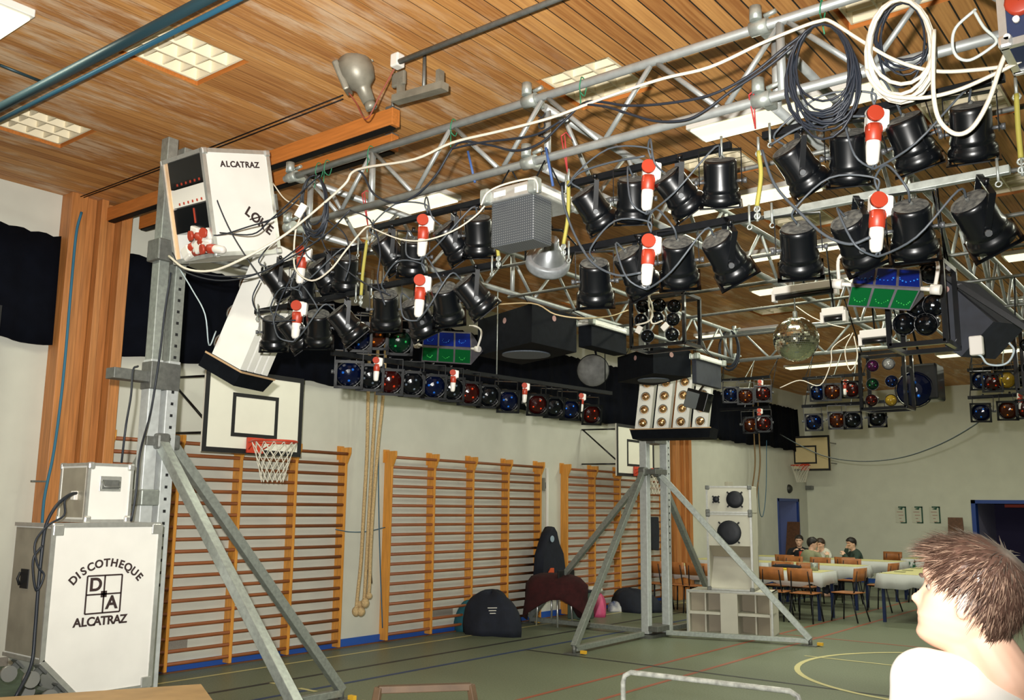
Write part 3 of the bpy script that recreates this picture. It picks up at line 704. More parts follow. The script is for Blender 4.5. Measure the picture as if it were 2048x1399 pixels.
for k, (a, b, mm) in enumerate(((.16, .38, BLACK), (.02, .15, PWHITE), (-.17, .01, BLACK))):
    u = KB((-wk/2+.015, a, -dk+.05), (-wk/2+.15, b, -.02), 'dimmer_unit' if k != 1 else 'socket_panel', mm)
    m = MB()
    for j in range(6): m.box(Mk @ V((-wk/2+.012, (a+.02 if k != 2 else b-.03-.018*j), -.10-.06*j if k != 2 else -.22)), (.006, .018, .012), rt)
    m.build('red_markers', RED, u)
KB((wk/2-.0, -.06, .0), (wk/2+.02, .06, .012), 'latch', STEELD)
for k, chx in enumerate('ALCATRAZ'): text_mesh(chx, .060, Mk @ Mx.Translation((-.125+k*.041, .272, .002)), 'letter', BLKT, t)
Mr = Mk @ Mx.Translation((.12, -.14, .002)) @ Mx.Rotation(R(-40), 4, 'Z')
for k, chx in enumerate('LOKE'):
    lt = text_mesh(chx, .098, Mr @ Mx.Translation((-.105+k*.070, 0, 0)), 'letter', BLKT, t)
    if k == 1: MB().box(Mr @ V((-.105+.070, 0, 0)), (.010, .105, .003), Mr.to_3x3() @ Mx.Rotation(R(-38), 3, 'Z')).build('letter_stroke', BLKT, lt)
# platform and board the cases stand by
PLAT = mat('green_stage_cover', (74, 92, 76), .8, 0, .3, 8)
m = MB(); zp = zb-.035; m.b2((-7.6, 1.6, zp-.16), (-5.75, 3.66, zp))
t = thing('stage_platform', 'low green topped platform under the white flight cases', 'platform', (-6.6, 2.6, 0))
m.build('deck', PLAT, t)
for x, y in ((-7.5, 1.7), (-5.85, 1.7), (-7.5, 3.55), (-5.85, 3.55)): MB().b2((x-.04, y-.04, 0), (x+.04, y+.04, zp-.16)).build('leg', STEELD, t)
a, b = at(160, 1383, z=.74), at(402, 1367, z=.74); dr = (b-a).normalized(); nn = V((dr.y, -dr.x, 0))
t = thing('trestle_table', 'bare wooden table top in the bottom left corner', 'table', (*((a+b)/2).xy, 0))
p0 = a-dr*1.3; m = MB(); m.prism([p0+V((0, 0, -.03)), b+V((0, 0, -.03)), b+nn*.8+V((0, 0, -.03)), p0+nn*.8+V((0, 0, -.03))], (0, 0, .03)); m.build('tabletop', mat('pale_chipboard', (178, 144, 96), .6, 0, .2, 6), t)
for u, v in ((.1, .1), (.1, .7), (1.5, .1), (1.5, .7)):
    q = p0+dr*u+nn*v; MB().b2((q.x-.025, q.y-.025, 0), (q.x+.025, q.y+.025, .71)).build('leg', STEELD, t)
# ------------------------------------------------------------------ spotlights on black bars
def can_proto(name, label):
    t = thing(name, label, 'spotlight')
    m = MB(); m.lathe([(.05, .1105), (.072, .108), (.079, .098), (.081, .085), (.081, -.008), (.087, -.026), (.089, -.040), (.085, -.046), (.085, -.054), (.095, -.066), (.098, -.082), (.098, -.108), (.090, -.110), (.086, -.06), (.07, .06), (.001, .09)], None, 28)
    m.build('housing', BLACK, t)
    m = MB(); m.lathe([(.001, .1135), (.03, .1135), (.052, .1115), (.0735, .1085)], None, 24); m.tube([(.0, .0, .112), (.01, 0, .125)], .008, 8); m.build('rear_cap', DUST, t)
    m = MB()
    for a in (-1, 1): m.b2((a*.094-.010, -.104, -.116), (a*.094+.010, .104, -.110)); m.b2((-.084, a*.094-.010, -.116), (.084, a*.094+.010, -.110))
    for a in (-1, 1):
        for b in (-1, 1): m.prism([(a*.104, b*.104, -.116), (a*.104, b*.06, -.116), (a*.06, b*.104, -.116)], (0, 0, .006))
    m.build('gel_frame', BLACK, t)
    m = MB()
    for a in (-1, 1): m.bar((a*.102, 0, -.015), (a*.102, 0, .16), .026, .005, (1, 0, 0))
    m.b2((-.104, -.013, .158), (.104, .013, .164)); m.tube([(0, 0, .16), (0, 0, .185)], .012, 8); m.build('yoke', BLACK, t)
    for a in (-1, 1):
        m = MB(); m.tube([(a*.08, 0, 0), (a*.112, 0, 0)], .008, 8); m.tube([(a*.110, 0, 0), (a*.126, 0, 0)], .014, 8); m.build('knob', mat('dark_knob_steel', (84, 86, 88), .45, .4), t)
    return t
def place_can(proto, p, axis_fwd, pivot, label, group, first):
    """p centre, axis_fwd the way the lamp points, pivot the horizontal axis of its yoke"""
    M = frame(p, z=-V(axis_fwd), x=pivot)
    o = proto if first else dup(proto, M)
    o.matrix_basis = M; o['label'] = label; o['group'] = group
    for c in o.children:
        if c.name.startswith('yoke'):
            px_ = (M.to_3x3() @ V((1, 0, 0))); up = V((0, 0, 1)); up = (up-px_*up.dot(px_)).normalized()
            W = frame(p, z=up, x=px_); c.matrix_basis = M.inverted() @ W
    return o
BYY = 4.08                                       # plane of the front bars
FRONT = {
 # bar: (x range in pixels, y pixel of the bar at both ends, connector, cans)
 'upper bar by the amplifier rack': (525, 548, 730, 483, (605, 515), [(556, 562, 40, 10), (607, 580, 0, 20), (650, 552, 38, 10), (692, 545, 0, 18)]),
 'upper bar left of mesh box': (742, 455, 980, 402, (848, 455), [(780, 505, 38, 10), (826, 512, 0, 20), (906, 483, 38, 10), (957, 470, 4, 16)]),
 'upper bar in the middle': (1124, 364, 1462, 300, (1297, 352), [(1187, 416, 33, 10), (1266, 398, 0, 14), (1357, 384, 35, 10), (1441, 363, 0, 10)]),
 'upper bar at right': (1526, 268, 2010, 160, (1747, 250), [(1598, 333, 30, 15), (1698, 312, 0, 15), (1822, 282, 15, 12), (1943, 262, 0, 12)]),
 'lower bar by the white strips': (512, 624, 726, 583, (596, 624), [(548, 664, 3, 20), (590, 664, 40, 10), (637, 655, 3, 28), (692, 647, 42, 8)]),
 'lower bar above green lamps': (738, 580, 1000, 524, (842, 575), [(772, 618, 3, 28), (838, 632, 28, 20), (893, 605, 12, 30), (948, 590, 40, 10)]),
 'lower bar in the middle': (1128, 504, 1520, 428, (1297, 500), [(1190, 562, 2, 25), (1272, 540, 28, 20), (1357, 522, 3, 28), (1452, 512, 28, 25)]),
 'lower bar at right, grey': (1530, 428, 2020, 342, (1754, 422), [(1598, 497, 2, 25), (1713, 478, 22, 28), (1825, 457, 2, 25), (1962, 442, 25, 28)])}
ORD = ['leftmost', 'second from left', 'third from left', 'rightmost']
# red and white power plugs, local z up
pt = thing('power_plug', 'x', 'plug')
m = MB(); m.b2((-.033, -.028, -.03), (.045, .035, .075), .012); m.b2((.02, -.03, -.02), (.062, .03, .07), .01); m.build('socket_body', PWHITE, pt)
m = MB(); m.tube([(-.008, -.026, .038), (-.008, -.048, .042)], .036, 20); m.build('flap_lid', RED, pt)
m = MB(); m.lathe([(.001, .0), (.034, -.0), (.036, -.03), (.034, -.075), (.031, -.078), (.001, -.078)], Mx.Translation((0, -.005, -.0)), 16); m.b2((-.034, -.03, -.04), (.034, .02, .0), .008); m.build('red_collar', RED, pt)
m = MB(); m.lathe([(.03, -.078), (.032, -.10), (.027, -.17), (.018, -.185), (.001, -.186)], Mx.Translation((0, -.005, 0)), 16); m.build('plug_grip', PWHITE, pt)
can = can_proto('spotlight', 'x')
nfirst = [True, True]
UP3 = V((0, 0, 1))
for bi, (bn, (xa, ya, xb, yb, con, cans)) in enumerate(FRONT.items()):
    a, b = at(xa, ya, y=BYY), at(xb, yb, y=BYY); zz = (a.z+b.z)/2; a.z = b.z = zz
    t = thing('light_bar', 'black spotlight bar: front '+bn if 'grey' not in bn else 'grey steel spotlight bar: front lower bar at right', 'bar', (a+b)/2, 'spotlight bars of the front truss')
    MB().bar(a, b, .035, .035, bev=.003).build('bar', STEEL if 'grey' in bn else BARM, t)
    for u in (.04, .96):
        q = a.lerp(b, u); m = MB(); m.tube([q+V((0, -.02, -.05)), q+V((0, -.02, .05))], .006, 6); m.tube([q+V((.012*math.cos(k*PI/4), -.02, -.06+.012*math.sin(k*PI/4))) for k in range(8)], .004, 5, closed=True)
        m.build('eye_bolt', STEEL, t)
    for ci, (cx, cy, al, tt) in enumerate(cans):
        p = at(cx, cy, y=BYY+.0)
        vd = (p-EYE).normalized(); rgt = vd.cross(UP3).normalized(); dwn = vd.cross(rgt).normalized()
        if dwn.z > 0: dwn = -dwn
        al_, tt_ = R(al), R(tt)
        ax = (dwn*math.cos(al_)+rgt*math.sin(al_))*math.cos(tt_)+vd*math.sin(tt_)
        piv = rgt if al < 20 else -vd
        place_can(can, p, ax, piv, 'black spotlight, %s on front %s' % (ORD[ci], bn.split(',')[0]), 'black spotlights on front bars', nfirst[0]); nfirst[0] = False
    p = at(*con, y=BYY-.10)
    M = frame(p, z=(.09, 0, 1), x=RT)
    o = pt if nfirst[1] else dup(pt, M); nfirst[1] = False
    o.matrix_basis = M @ Mx.Scale(.98, 4); o['label'] = 'red and white power plug on front %s' % bn.split(',')[0]; o['group'] = 'red and white power plugs'
# slings joining upper and lower bars
def sling(pp, lab, col=YROPE, y=4.04, w_=.011):
    P_ = [at(*p, y=y) for p in pp]
    t = thing('sling', lab, 'sling', P_[0], 'slings between the bars')
    m = MB(); m.tube([P_[0]+V((0, 0, .07)), P_[0]], .007, 6); m.tube([P_[0]+V((.014*math.cos(k*PI/4), 0, -.012+.014*math.sin(k*PI/4))) for k in range(8)], .005, 5, closed=True); m.build('shackle', STEEL, t)
    m = MB(); m.tube(spline(P_), w_, 6); m.build('strap', col, t)
    m = MB(); e = P_[-1]
    for q in (0, -.035): m.tube([e+V((.014*math.cos(k*PI/4), 0, q-.014+.014*math.sin(k*PI/4))) for k in range(8)], .005, 5, closed=True)
    m.tube([e, e-V((0, 0, .075))], .006, 6); m.build('hook', STEEL, t)
sling([(1517, 302), (1522, 350), (1514, 412)], 'yellow sling between the two right hand front bars')
sling([(2033, 188), (2036, 250), (2042, 316)], 'yellow sling at the right edge of the picture')
sling([(1137, 362), (1136, 430), (1127, 488)], 'yellow green sling just right of the mesh box')
sling([(734, 480), (726, 540), (722, 590)], 'yellow green sling left of the upper plug, between bars')
sling([(990, 470), (994, 490), (997, 512)], 'short yellow sling under the mesh box')
for k, (px, py, pz, lab) in enumerate([(1508, 205, 258, 'by the right coupler'), (1132, 285, 345, 'right of the mesh box'), (733, 398, 452, 'above the left yellow sling'), (2032, 90, 135, 'at the right edge')]):
    a, b = at(px, py, y=4.0), at(px+3, pz, y=4.04)
    m = MB(); m.tube([a+V((-.012, -.03, .03)), b], .004, 5); m.tube([a+V((.012, -.03, .03)), b], .004, 5); m.tube([a+V((-.012, -.03, .03)), a+V((0, 0, .06)), a+V((.012, .03, .03))], .004, 5)
    tag(m.build('cord', mat('red_cord', (150, 44, 44), .6)), 'thin red cord looped over the truss chord '+lab, 'cord', 'cords over the front truss')
for px, y0, y1, c, lab in ((942, 318, 365, 'blue', 'left of the mesh box lid'), (1098, 312, 372, 'blue', 'right of the mesh box lid')):
    a, b = at(px, y0, y=4.0), at(px+8, y1, y=4.0)
    tag(MB().tube([a+V((0, -.03, .04)), b], .008, 6).build('strap', mat('blue_strap', (52, 80, 130), .6)), 'blue strap hanging from truss chord '+lab, 'strap')
# ------------------------------------------------------------------ effect lamps and boxes in the rig
SPEAKB = mat('dark_blue_grey_speaker_paint', (30, 34, 44), .7, 0, .35, 14, bump=.1)
def axis_box(pxc, pyt, pyb, pxl, pxr, y0):
    """box with its near upright edge at a pixel column: returns lo, hi"""
    a = at(pxc, pyt, y=y0); b = at(pxc, pyb, y=y0); l = at(pxl, pyt, y=y0); r_ = at(pxr, pyt, x=a.x)
    return V((l.x, y0, b.z)), V((a.x, r_.y, a.z))
PIPES = [4.72, 5.62, 6.5, 7.3, 8.25, 9.45]
for k, y in enumerate(PIPES):
    t = thing('cross_pipe', 'thin steel cross pipe between the trusses, %s behind the front truss' % ['first', 'second', 'third', 'fourth', 'fifth', 'sixth'][k], 'pipe', (-5.1, y, ZB), 'thin cross pipes of the rig')
    MB().tube([(-5.13, y, ZB-.035), (.78, y, ZB-.035)], .014, 8).build('tube', STEELD, t)
def hp(x, y):
    c = [TY]+PIPES+[BY]; yy = min(c, key=lambda v: abs(v-y)); return V((x, yy, ZB if yy in (TY, BY) else ZB-.035))
def hangers(t, lo, hi, top=ZB):
    for x, y in ((lo.x+.04, lo.y+.04), (hi.x-.04, lo.y+.04), (lo.x+.04, hi.y-.04), (hi.x-.04, hi.y-.04)):
        MB().tube([(x, y, hi.z-.01), hp(x, y)], .005, 5).build('hanging_wire', BARM, t)
MESH = bpy.data.materials.new('perforated_grey_metal'); MESH.use_nodes = True
def _mesh():
    nt = MESH.node_tree; L = nt.links.new; N = nt.nodes.new; b = nt.nodes['Principled BSDF']; b.inputs['Roughness'].default_value = .5; b.inputs['Metallic'].default_value = .3
    tc = N('ShaderNodeTexCoord'); vo = N('ShaderNodeTexVoronoi'); vo.inputs['Randomness'].default_value = 0; vo.inputs['Scale'].default_value = 70; L(tc.outputs['Object'], vo.inputs[0])
    r_ = N('ShaderNodeValToRGB'); r_.color_ramp.elements[0].position = .30; r_.color_ramp.elements[1].position = .36
    r_.color_ramp.elements[0].color = (.20, .21, .21, 1); r_.color_ramp.elements[1].color = (.055, .062, .07, 1); L(vo.outputs['Distance'], r_.inputs[0]); L(r_.outputs[0], b.inputs['Base Color'])
_mesh()
def mesh_box(pxc, pyt, pyb, pxl, pxr, y0, lab, lidh=.075, body=MESH, depth=1):
    lo, hi = axis_box(pxc, pyt, pyb, pxl, pxr, y0)
    t = thing('effect_lamp', lab, 'effect lamp', ((lo.x+hi.x)/2, (lo.y+hi.y)/2, lo.z), 'boxed effect lamps with aluminium rims')
    m = MB(); m.b2((lo.x+.02, lo.y+.02, lo.z), (hi.x-.02, lo.y+(hi.y-lo.y)*depth-.02, hi.z-lidh), .006); m.build('perforated_body', body, t)
    m = MB(); m.b2((lo.x, lo.y, hi.z-lidh), (hi.x, hi.y, hi.z), .006); ld = m.build('lid', ALUB, t)
    m = MB(); d = hi-lo
    for u in (.28, .72): m.b2((lo.x+d.x*(u-.12), lo.y-.003, hi.z-lidh*.7), (lo.x+d.x*(u+.12), lo.y, hi.z-lidh*.3))
    m.b2((hi.x, lo.y+.05, hi.z-lidh*.7), (hi.x+.003, hi.y-.05, hi.z-lidh*.3)); m.build('white_panel', WHITE, ld)
    for x in (lo.x, hi.x):
        for y in (lo.y, hi.y): MB().box((x, y, hi.z-lidh/2), (.06, .06, lidh+.012), None, .012).build('corner_guard', STEEL, ld)
    hangers(t, lo, hi)
    return lo, hi
lo, hi = mesh_box(1069, 357, 474, 974, 1156, 3.84, 'grey perforated box lamp hanging under middle of front truss', depth=.5)
mesh_box(1184, 636, 690, 1151, 1258, 7.6, 'dark box lamp with aluminium rim between the two black speaker boxes', .06, BLACKM)
mesh_box(1394, 706, 765, 1378, 1446, 9.4, 'small box lamp with aluminium rim right of the second speaker box', .06, SPEAKB)
# industrial bell lamp
c = at(1097, 515, y=4.75); axb = (-UP*.74-RT*.10+FW*.66).normalized(); M = frame(c, z=-axb, x=RT)
t = thing('bell_lamp', 'round silver bell shaped lamp hanging below the grey mesh box', 'lamp', c, None)
m = MB(); m.lathe([(.030, .15), (.05, .145), (.055, .10), (.075, .075), (.10, .03), (.115, -.005)], M, 28, cap=(True, False)); m.build('reflector_cone', mat('satin_silver', (186, 190, 192), .28, .85, .2, 12), t)
m = MB(); m.lathe([(.112, .0), (.138, .0), (.146, -.012), (.146, -.055), (.138, -.075), (.120, -.075), (.10, -.01)], M, 32); m.build('front_ring', mat('grey_ring', (140, 144, 146), .5, .4, .3, 20), t)
m = MB()
for k in range(8): a = k*PI/4; m.bar(M @ V((.04*math.cos(a), .04*math.sin(a), .152)), M @ V((.058*math.cos(a), .058*math.sin(a), .085)), .008, .004)
m.build('vent_ribs', STEELD, t)
m = MB()
for a in (-1, 1): m.tube([M @ V((a*.148, 0, -.03)), M @ V((a*.16, 0, .12)), M @ V((a*.06, 0, .22))], .007, 6)
m.tube([M @ V((-.06, 0, .22)), M @ V((.06, 0, .22))], .009, 6); m.tube([M @ V((0, 0, .22)), hp(c.x, c.y)], .008, 6); m.build('bracket', BLACK, t)
# hanging speaker boxes with a round grille in the bottom
def sub_box(n, l, r_, pyb, zt, lab):
    N, Lf, Rt = at(*n, z=zt), at(*l, z=zt), at(*r_, z=zt); F = Lf+Rt-N
    q = at(n[0], pyb, d=(N-EYE).dot(FW)); h = zt-q.z; c = (N+F)/2
    t = thing('hanging_speaker', lab, 'speaker', (c.x, c.y, zt-h), 'black speaker boxes hanging in the rig')
    MB().prism([N, Rt, F, Lf], (0, 0, -h)).build('cabinet', BLACKM, t)
    rr = min((Lf-N).length, (Rt-N).length)*.34
    m = MB(); m.tube([(c.x, c.y, zt-h-.012), (c.x, c.y, zt-h)], rr, 32); m.build('round_grille', mat('grey_grille', (92, 100, 110), .6, .1, .3, 90), t)
    for A in (Lf, Rt):
        p = N.lerp(A, .48)+V((0, 0, -h*.24)); nn = (A-N).cross(V((0, 0, 1))).normalized()
        if nn.dot(EYE-p) < 0: nn = -nn
        m = MB(); m.tube([p, p+nn*.004], .028, 16); m.build('round_cap', mat('dusky_pink_cap', (150, 116, 112), .7), t)
    for A in (N, Lf, Rt, F):
        k = c.lerp(A, .8); MB().tube([(k.x, k.y, zt-.01), hp(k.x, k.y)], .005, 5).build('hanging_wire', BARM, t)
    return t
sub_box((1064, 606), (956, 640), (1153, 631), 686, 3.50, 'big black speaker box in mid rig, nearest, round grille beneath')
sub_box((1306, 692), (1235, 714), (1381, 701), 747, 3.46, 'big black speaker box above the far mast lamps')
# tipped board shaped speaker at the right
P4 = [at(px, py, y=5.9) for px, py in ((1887, 557), (1987, 643), (1922, 713), (1890, 692))]
t = thing('hanging_speaker', 'tipped dark grey speaker board, diamond shaped, by the right black frame', 'speaker', P4[3], 'black speaker boxes hanging in the rig')
MB().prism(P4, (.12, .34, .02)).build('cabinet', SPEAKB, t)
m = MB(); q = P4[0]*.86+P4[2]*.14; m.tube([q+V((0, -.004, 0)), q+V((0, 0, 0))], .02, 14); m.build('round_cap', mat('dusky_pink_cap', (150, 116, 112)), t)
MB().tube([P4[0]+V((.03, .1, -.02)), hp(P4[0].x+.03, 5.7)], .006, 6).build('hanging_wire', BARM, t)
MB().bar(P4[0]+V((0, .0, .02)), P4[1]+V((.35, .1, -.22)), .03, .03).build('edge_bar', BLACK, t)
q = at(1953, 691, y=5.7)
t = thing('junction_box', 'white junction box with pale cord beside the dark diamond speaker', 'box', q)
MB().box(q, (.07, .05, .11), None, .008).build('housing', PWHITE, t)
MB().tube(spline([q-V((0, 0, .05))]+[at(px, py, y=5.7) for px, py in ((1963, 712), (1975, 727), (2000, 730), (2018, 722), (2028, 700), (2018, 685))]), .006, 6).build('cord', mat('pale_cord', (170, 184, 190), .5), t)
# black frames with lamps
LENS = {k: mat('lens_'+k, c, .22, .85, 0, 8, bump=.35) if 0 else mat('lens_'+k, c, .15, 0, spec=.4) for k, c in dict(blue=(3, 8, 30), red=(36, 6, 5), orange=(46, 16, 5), yellow=(120, 96, 26), green=(4, 28, 16), clear=(7, 9, 12), magenta=(48, 14, 42), white=(120, 120, 118)).items()}
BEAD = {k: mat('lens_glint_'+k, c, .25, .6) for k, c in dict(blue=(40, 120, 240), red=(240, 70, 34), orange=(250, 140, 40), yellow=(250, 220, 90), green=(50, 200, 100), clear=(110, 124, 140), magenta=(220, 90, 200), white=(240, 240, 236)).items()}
def beads(m, M, r_, seed):                       # small bright beads put flash glints into the lens
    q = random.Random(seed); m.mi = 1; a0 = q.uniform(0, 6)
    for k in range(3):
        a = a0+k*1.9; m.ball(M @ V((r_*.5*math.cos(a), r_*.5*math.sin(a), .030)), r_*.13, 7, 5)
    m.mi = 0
def lens_mesh(m, M, r_):                          # faceted bulb front
    m.lathe([(r_, 0), (r_*.93, .012), (r_*.74, .026), (r_*.45, .037), (r_*.18, .042), (.001, .043)], M, 14, smooth=False)
def lamp_frame(px0, py0, px1, py1, y, lab, lamps, dep=.30, r_=.055):
    a, b = at(px0, py1, y=y), at(px1, py0, y=y); z0, z1 = a.z, b.z
    t = thing('pin_lamp_cluster', lab, 'lamp cluster', ((a.x+b.x)/2, y, z0), 'black lamp frames in the rig')
    m = MB()
    for x in (a.x, b.x):
        for yy in (y, y+dep): m.bar((x, yy, z0), (x, yy, z1), .028)
    for z in (z0, z1):
        m.bar((a.x, y, z), (b.x, y, z), .028); m.bar((a.x, y+dep, z), (b.x, y+dep, z), .028); m.bar((a.x, y, z), (a.x, y+dep, z), .028); m.bar((b.x, y, z), (b.x, y+dep, z), .028)
    m.build('frame', BLACK, t)
    for px, py, col in lamps:
        p = at(px, py, y=y+.06); n = (EYE+V((rnd.uniform(-2, 2), 0, rnd.uniform(-.5, .5)))-p).normalized(); M = frame(p, z=n, x=(1, 0, 0))
        m = MB(); m.lathe([(.02, -.19), (r_*.7, -.18), (r_*.9, -.09), (r_*1.12, 0), (r_*1.12, .01), (r_, .0)], M, 16, cap=(True, False)); h = m.build('pin_lamp', BLACK, t)
        m = MB(); lens_mesh(m, M, r_); beads(m, M, r_, px); m.build('lens', [LENS[col], BEAD[col]], h)
    for x in (a.x, b.x): MB().tube([(x, y+.1, z1), hp(x, y+.1)], .006, 6).build('hanging_wire', BARM, t)
    return t
lamp_frame(1263, 585, 1367, 696, 7.2, 'black frame of dark pin lamps with white wires above second speaker box', [(1285, 612, 'clear'), (1318, 610, 'clear'), (1348, 612, 'clear'), (1282, 640, 'clear'), (1314, 636, 'clear'), (1346, 638, 'clear'), (1295, 672, 'clear'), (1344, 668, 'clear')])
lamp_frame(1780, 520, 1882, 692, 5.6, 'black frame of dark pin lamps left of the grey diamond speaker', [(1862, 545, 'clear'), (1835, 612, 'clear'), (1868, 610, 'clear'), (1808, 648, 'clear'), (1852, 648, 'clear')], r_=.06)
lamp_frame(1724, 700, 1806, 818, 8.6, 'black frame holding six coloured bulbs right of mirror ball', [(1745, 731, 'magenta'), (1777, 727, 'white'), (1745, 768, 'green'), (1783, 762, 'blue'), (1743, 800, 'red'), (1782, 800, 'yellow')], .25, .05)
lamp_frame(2036, 640, 2080, 780, 8.0, 'black lamp frame cut by the right edge of the picture', [(2055, 690, 'clear'), (2060, 735, 'clear')], .3, .05)
for k, (px, py, rot) in enumerate(((1278, 659, 30), (1330, 653, 50))):
    p = at(px, py, y=7.18); tag(MB().box(p, (.055, .02, .07), Mx.Rotation(R(rot), 3, 'Y'), .004).build('terminal_block', PWHITE), 'white terminal block, %s of two in the dark lamp frame' % ('left' if k == 0 else 'right'), 'connector', 'terminal blocks')
tag(MB().tube(spline([at(px, py, y=7.1) for px, py in ((1318, 585), (1300, 590), (1298, 612), (1305, 630), (1296, 643), (1272, 650))]), .008, 6).build('wire', CABLEW), 'white wire hanging in the dark lamp frame, curling left', 'wire')
tag(MB().tube(spline([at(px, py, y=7.1) for px, py in ((1296, 590), (1305, 615), (1302, 640), (1308, 647), (1325, 641))]), .008, 6).build('wire', CABLEW), 'white wire hanging in the dark lamp frame, curling right', 'wire')
# blue and green lamp banks
LB = {'blue': mat('blue_filter_glass', (10, 28, 104), .6, 0, spec=.03), 'green': mat('green_filter_glass', (8, 76, 36), .6, 0, spec=.03)}
GLINT = {'blue': mat('blue_glint', (26, 110, 210), .3, .5), 'green': mat('green_glint', (50, 170, 76), .3, .5)}  # bright colours of the modelled glints on the filters
GREYF = mat('grey_bank_frame', (88, 86, 92), .5, .1, .2, 20)
def bank(tl, tr, ml, mr, bl, br, y, dy, lab):
    T = [at(*p, y=y+o) for p, o in ((tl, dy), (tr, dy), (ml, 0), (mr, 0), (bl, dy*.6), (br, dy*.6))]
    t = thing('lamp_bank', lab, 'lamp bank', (T[4]+T[5])/2, 'blue and green lamp banks')
    back = [(T[0]+T[4])/2+V((0, .18, 0)), (T[1]+T[5])/2+V((0, .18, 0))]
    m = MB(); bmv = [m.bm.verts.new(p) for p in T+back]
    for f in ((0, 2, 3, 1), (2, 4, 5, 3), (4, 6, 7, 5), (6, 0, 1, 7), (0, 6, 4, 2), (1, 3, 5, 7)): m.bm.faces.new([bmv[i] for i in f])
    m.build('housing', GREYF, t)
    for row, (A, B, C_, D, col) in enumerate(((T[0], T[1], T[2], T[3], 'blue'), (T[2], T[3], T[4], T[5], 'green'))):
        n = (B-A).cross(C_-A).normalized()
        if n.dot(EYE-A) < 0: n = -n
        for k in range(3):
            u0, u1 = (k+.06)/3, (k+.94)/3
            q = lambda u, v: (A.lerp(B, u)).lerp(C_.lerp(D, u), v)
            m = MB(); m.prism([q(u0, .1), q(u1, .1), q(u1, .92), q(u0, .92)], n*.004); fl_ = m.build(col+'_filter', LB[col], t)
            cc_ = q((u0+u1)/2, .52)+n*.004; r_ = (A-C_).length*.27
            m = MB()  # arc of small balls stands in for a glint
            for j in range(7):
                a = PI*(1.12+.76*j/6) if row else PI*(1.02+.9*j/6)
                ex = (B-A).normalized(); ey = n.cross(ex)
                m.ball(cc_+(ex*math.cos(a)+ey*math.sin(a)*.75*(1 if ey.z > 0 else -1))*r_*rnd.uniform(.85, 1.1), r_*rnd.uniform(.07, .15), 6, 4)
            m.build('glint_arc', GLINT[col], fl_)
    for s, (a, b) in ((-1, (T[2], T[0])), (1, (T[3], T[1]))):
        m = MB(); ex = (T[3]-T[2]).normalized()*s; m.tube([a, a+ex*.07], .012, 8); m.tube([a+ex*.05, a+ex*.10], .028, 12); m.tube(spline([a+ex*.07, a+ex*.08+V((0, .05, .16)), a+ex*.0+V((0, .08, .22)), a-ex*.1+V((0, .08, .23))]), .010, 8); m.build('bracket', PWHITE, t)
    MB().tube([(T[0]+T[1])/2+V((0, .08, -.02)), hp((T[0].x+T[1].x)/2, y+dy+.08)], .01, 8).build('hanging_rod', BARM, t)
bank((847, 660), (942, 664), (845, 691), (943, 697), (843, 722), (942, 729), 6.6, .03, 'bank of three blue and three green lamps left of the nearest black speaker box')
bank((1712, 532), (1841, 538), (1703, 569), (1842, 577), (1694, 612), (1820, 621), 5.15, .12, 'bank of three blue and three green lamps below the right front bar')
# dusty round lamp seen from behind
c = at(1186, 741, y=8.3); M = frame(c, z=(EYE-c).normalized(), x=RT)
t = thing('round_floodlight', 'dusty grey round floodlight seen from behind, between the black speaker boxes', 'lamp', c)
m = MB(); m.lathe([(.001, .05), (.05, .045), (.12, .025), (.165, -.02), (.17, -.08)], M, 28); m.build('dusty_back', mat('dusty_grey_back', (98, 98, 96), .9, 0, .5, 9, bump=.4), t)
m = MB(); m.lathe([(.17, -.075), (.18, -.08), (.18, -.12), (.17, -.12)], M, 28); m.build('rim', BARM, t)
MB().tube([c+V((0, .1, .1)), hp(c.x, c.y)], .012, 8).build('hanging_rod', BARM, t)
# mirror ball
c = at(1592, 678, y=7.3); rad = 44.5/FPX*(c-EYE).dot(FW)
t = thing('mirror_ball', 'silver mirror ball hanging in the middle of the rig', 'mirror ball', c)
MIR = mat('mirror_tile', (226, 228, 206), .10, 1.0)
m = MB(); m.mi = 0; nr = 34
for i in range(nr):
    a0, a1 = PI*i/nr-PI/2, PI*(i+1)/nr-PI/2; am = (a0+a1)/2; n = max(4, int(2*PI*math.cos(am)*nr/PI))
    for k in range(n):
        b0, b1 = 2*PI*k/n, 2*PI*(k+.93)/n; j = rnd.uniform(-.006, .006); j2 = rnd.uniform(-.006, .006)
        P_ = []
        for a, b, s in ((a0+.004, b0, j), (a0+.004, b1, -j), (a1-.004, b1, -j+j2), (a1-.004, b0, j+j2)):
            q = rad*(1+s*.5); P_.append(c+V((q*math.cos(a)*math.cos(b), q*math.cos(a)*math.sin(b), q*math.sin(a))))
        try: m.face(P_)
        except Exception: pass
m.build('mirror_tiles', MIR, t, fix=False)
MB().ball(c, rad*.985, 24, 16).build('core', mat('grey_core', (90, 92, 84), .6), t)
m = MB(); m.tube([c+V((0, 0, rad-.01)), c+V((0, 0, rad+.05))], .018, 10); m.tube([c+V((0, 0, rad+.04)), V((c.x, c.y, ZB+.02))], .006, 6); m.build('hanging_rod', STEELD, t)
q = V((c.x, c.y, ZB+.03)); MB().box(q, (.11, .09, .10), None, .01).build('motor', BLACK, t)
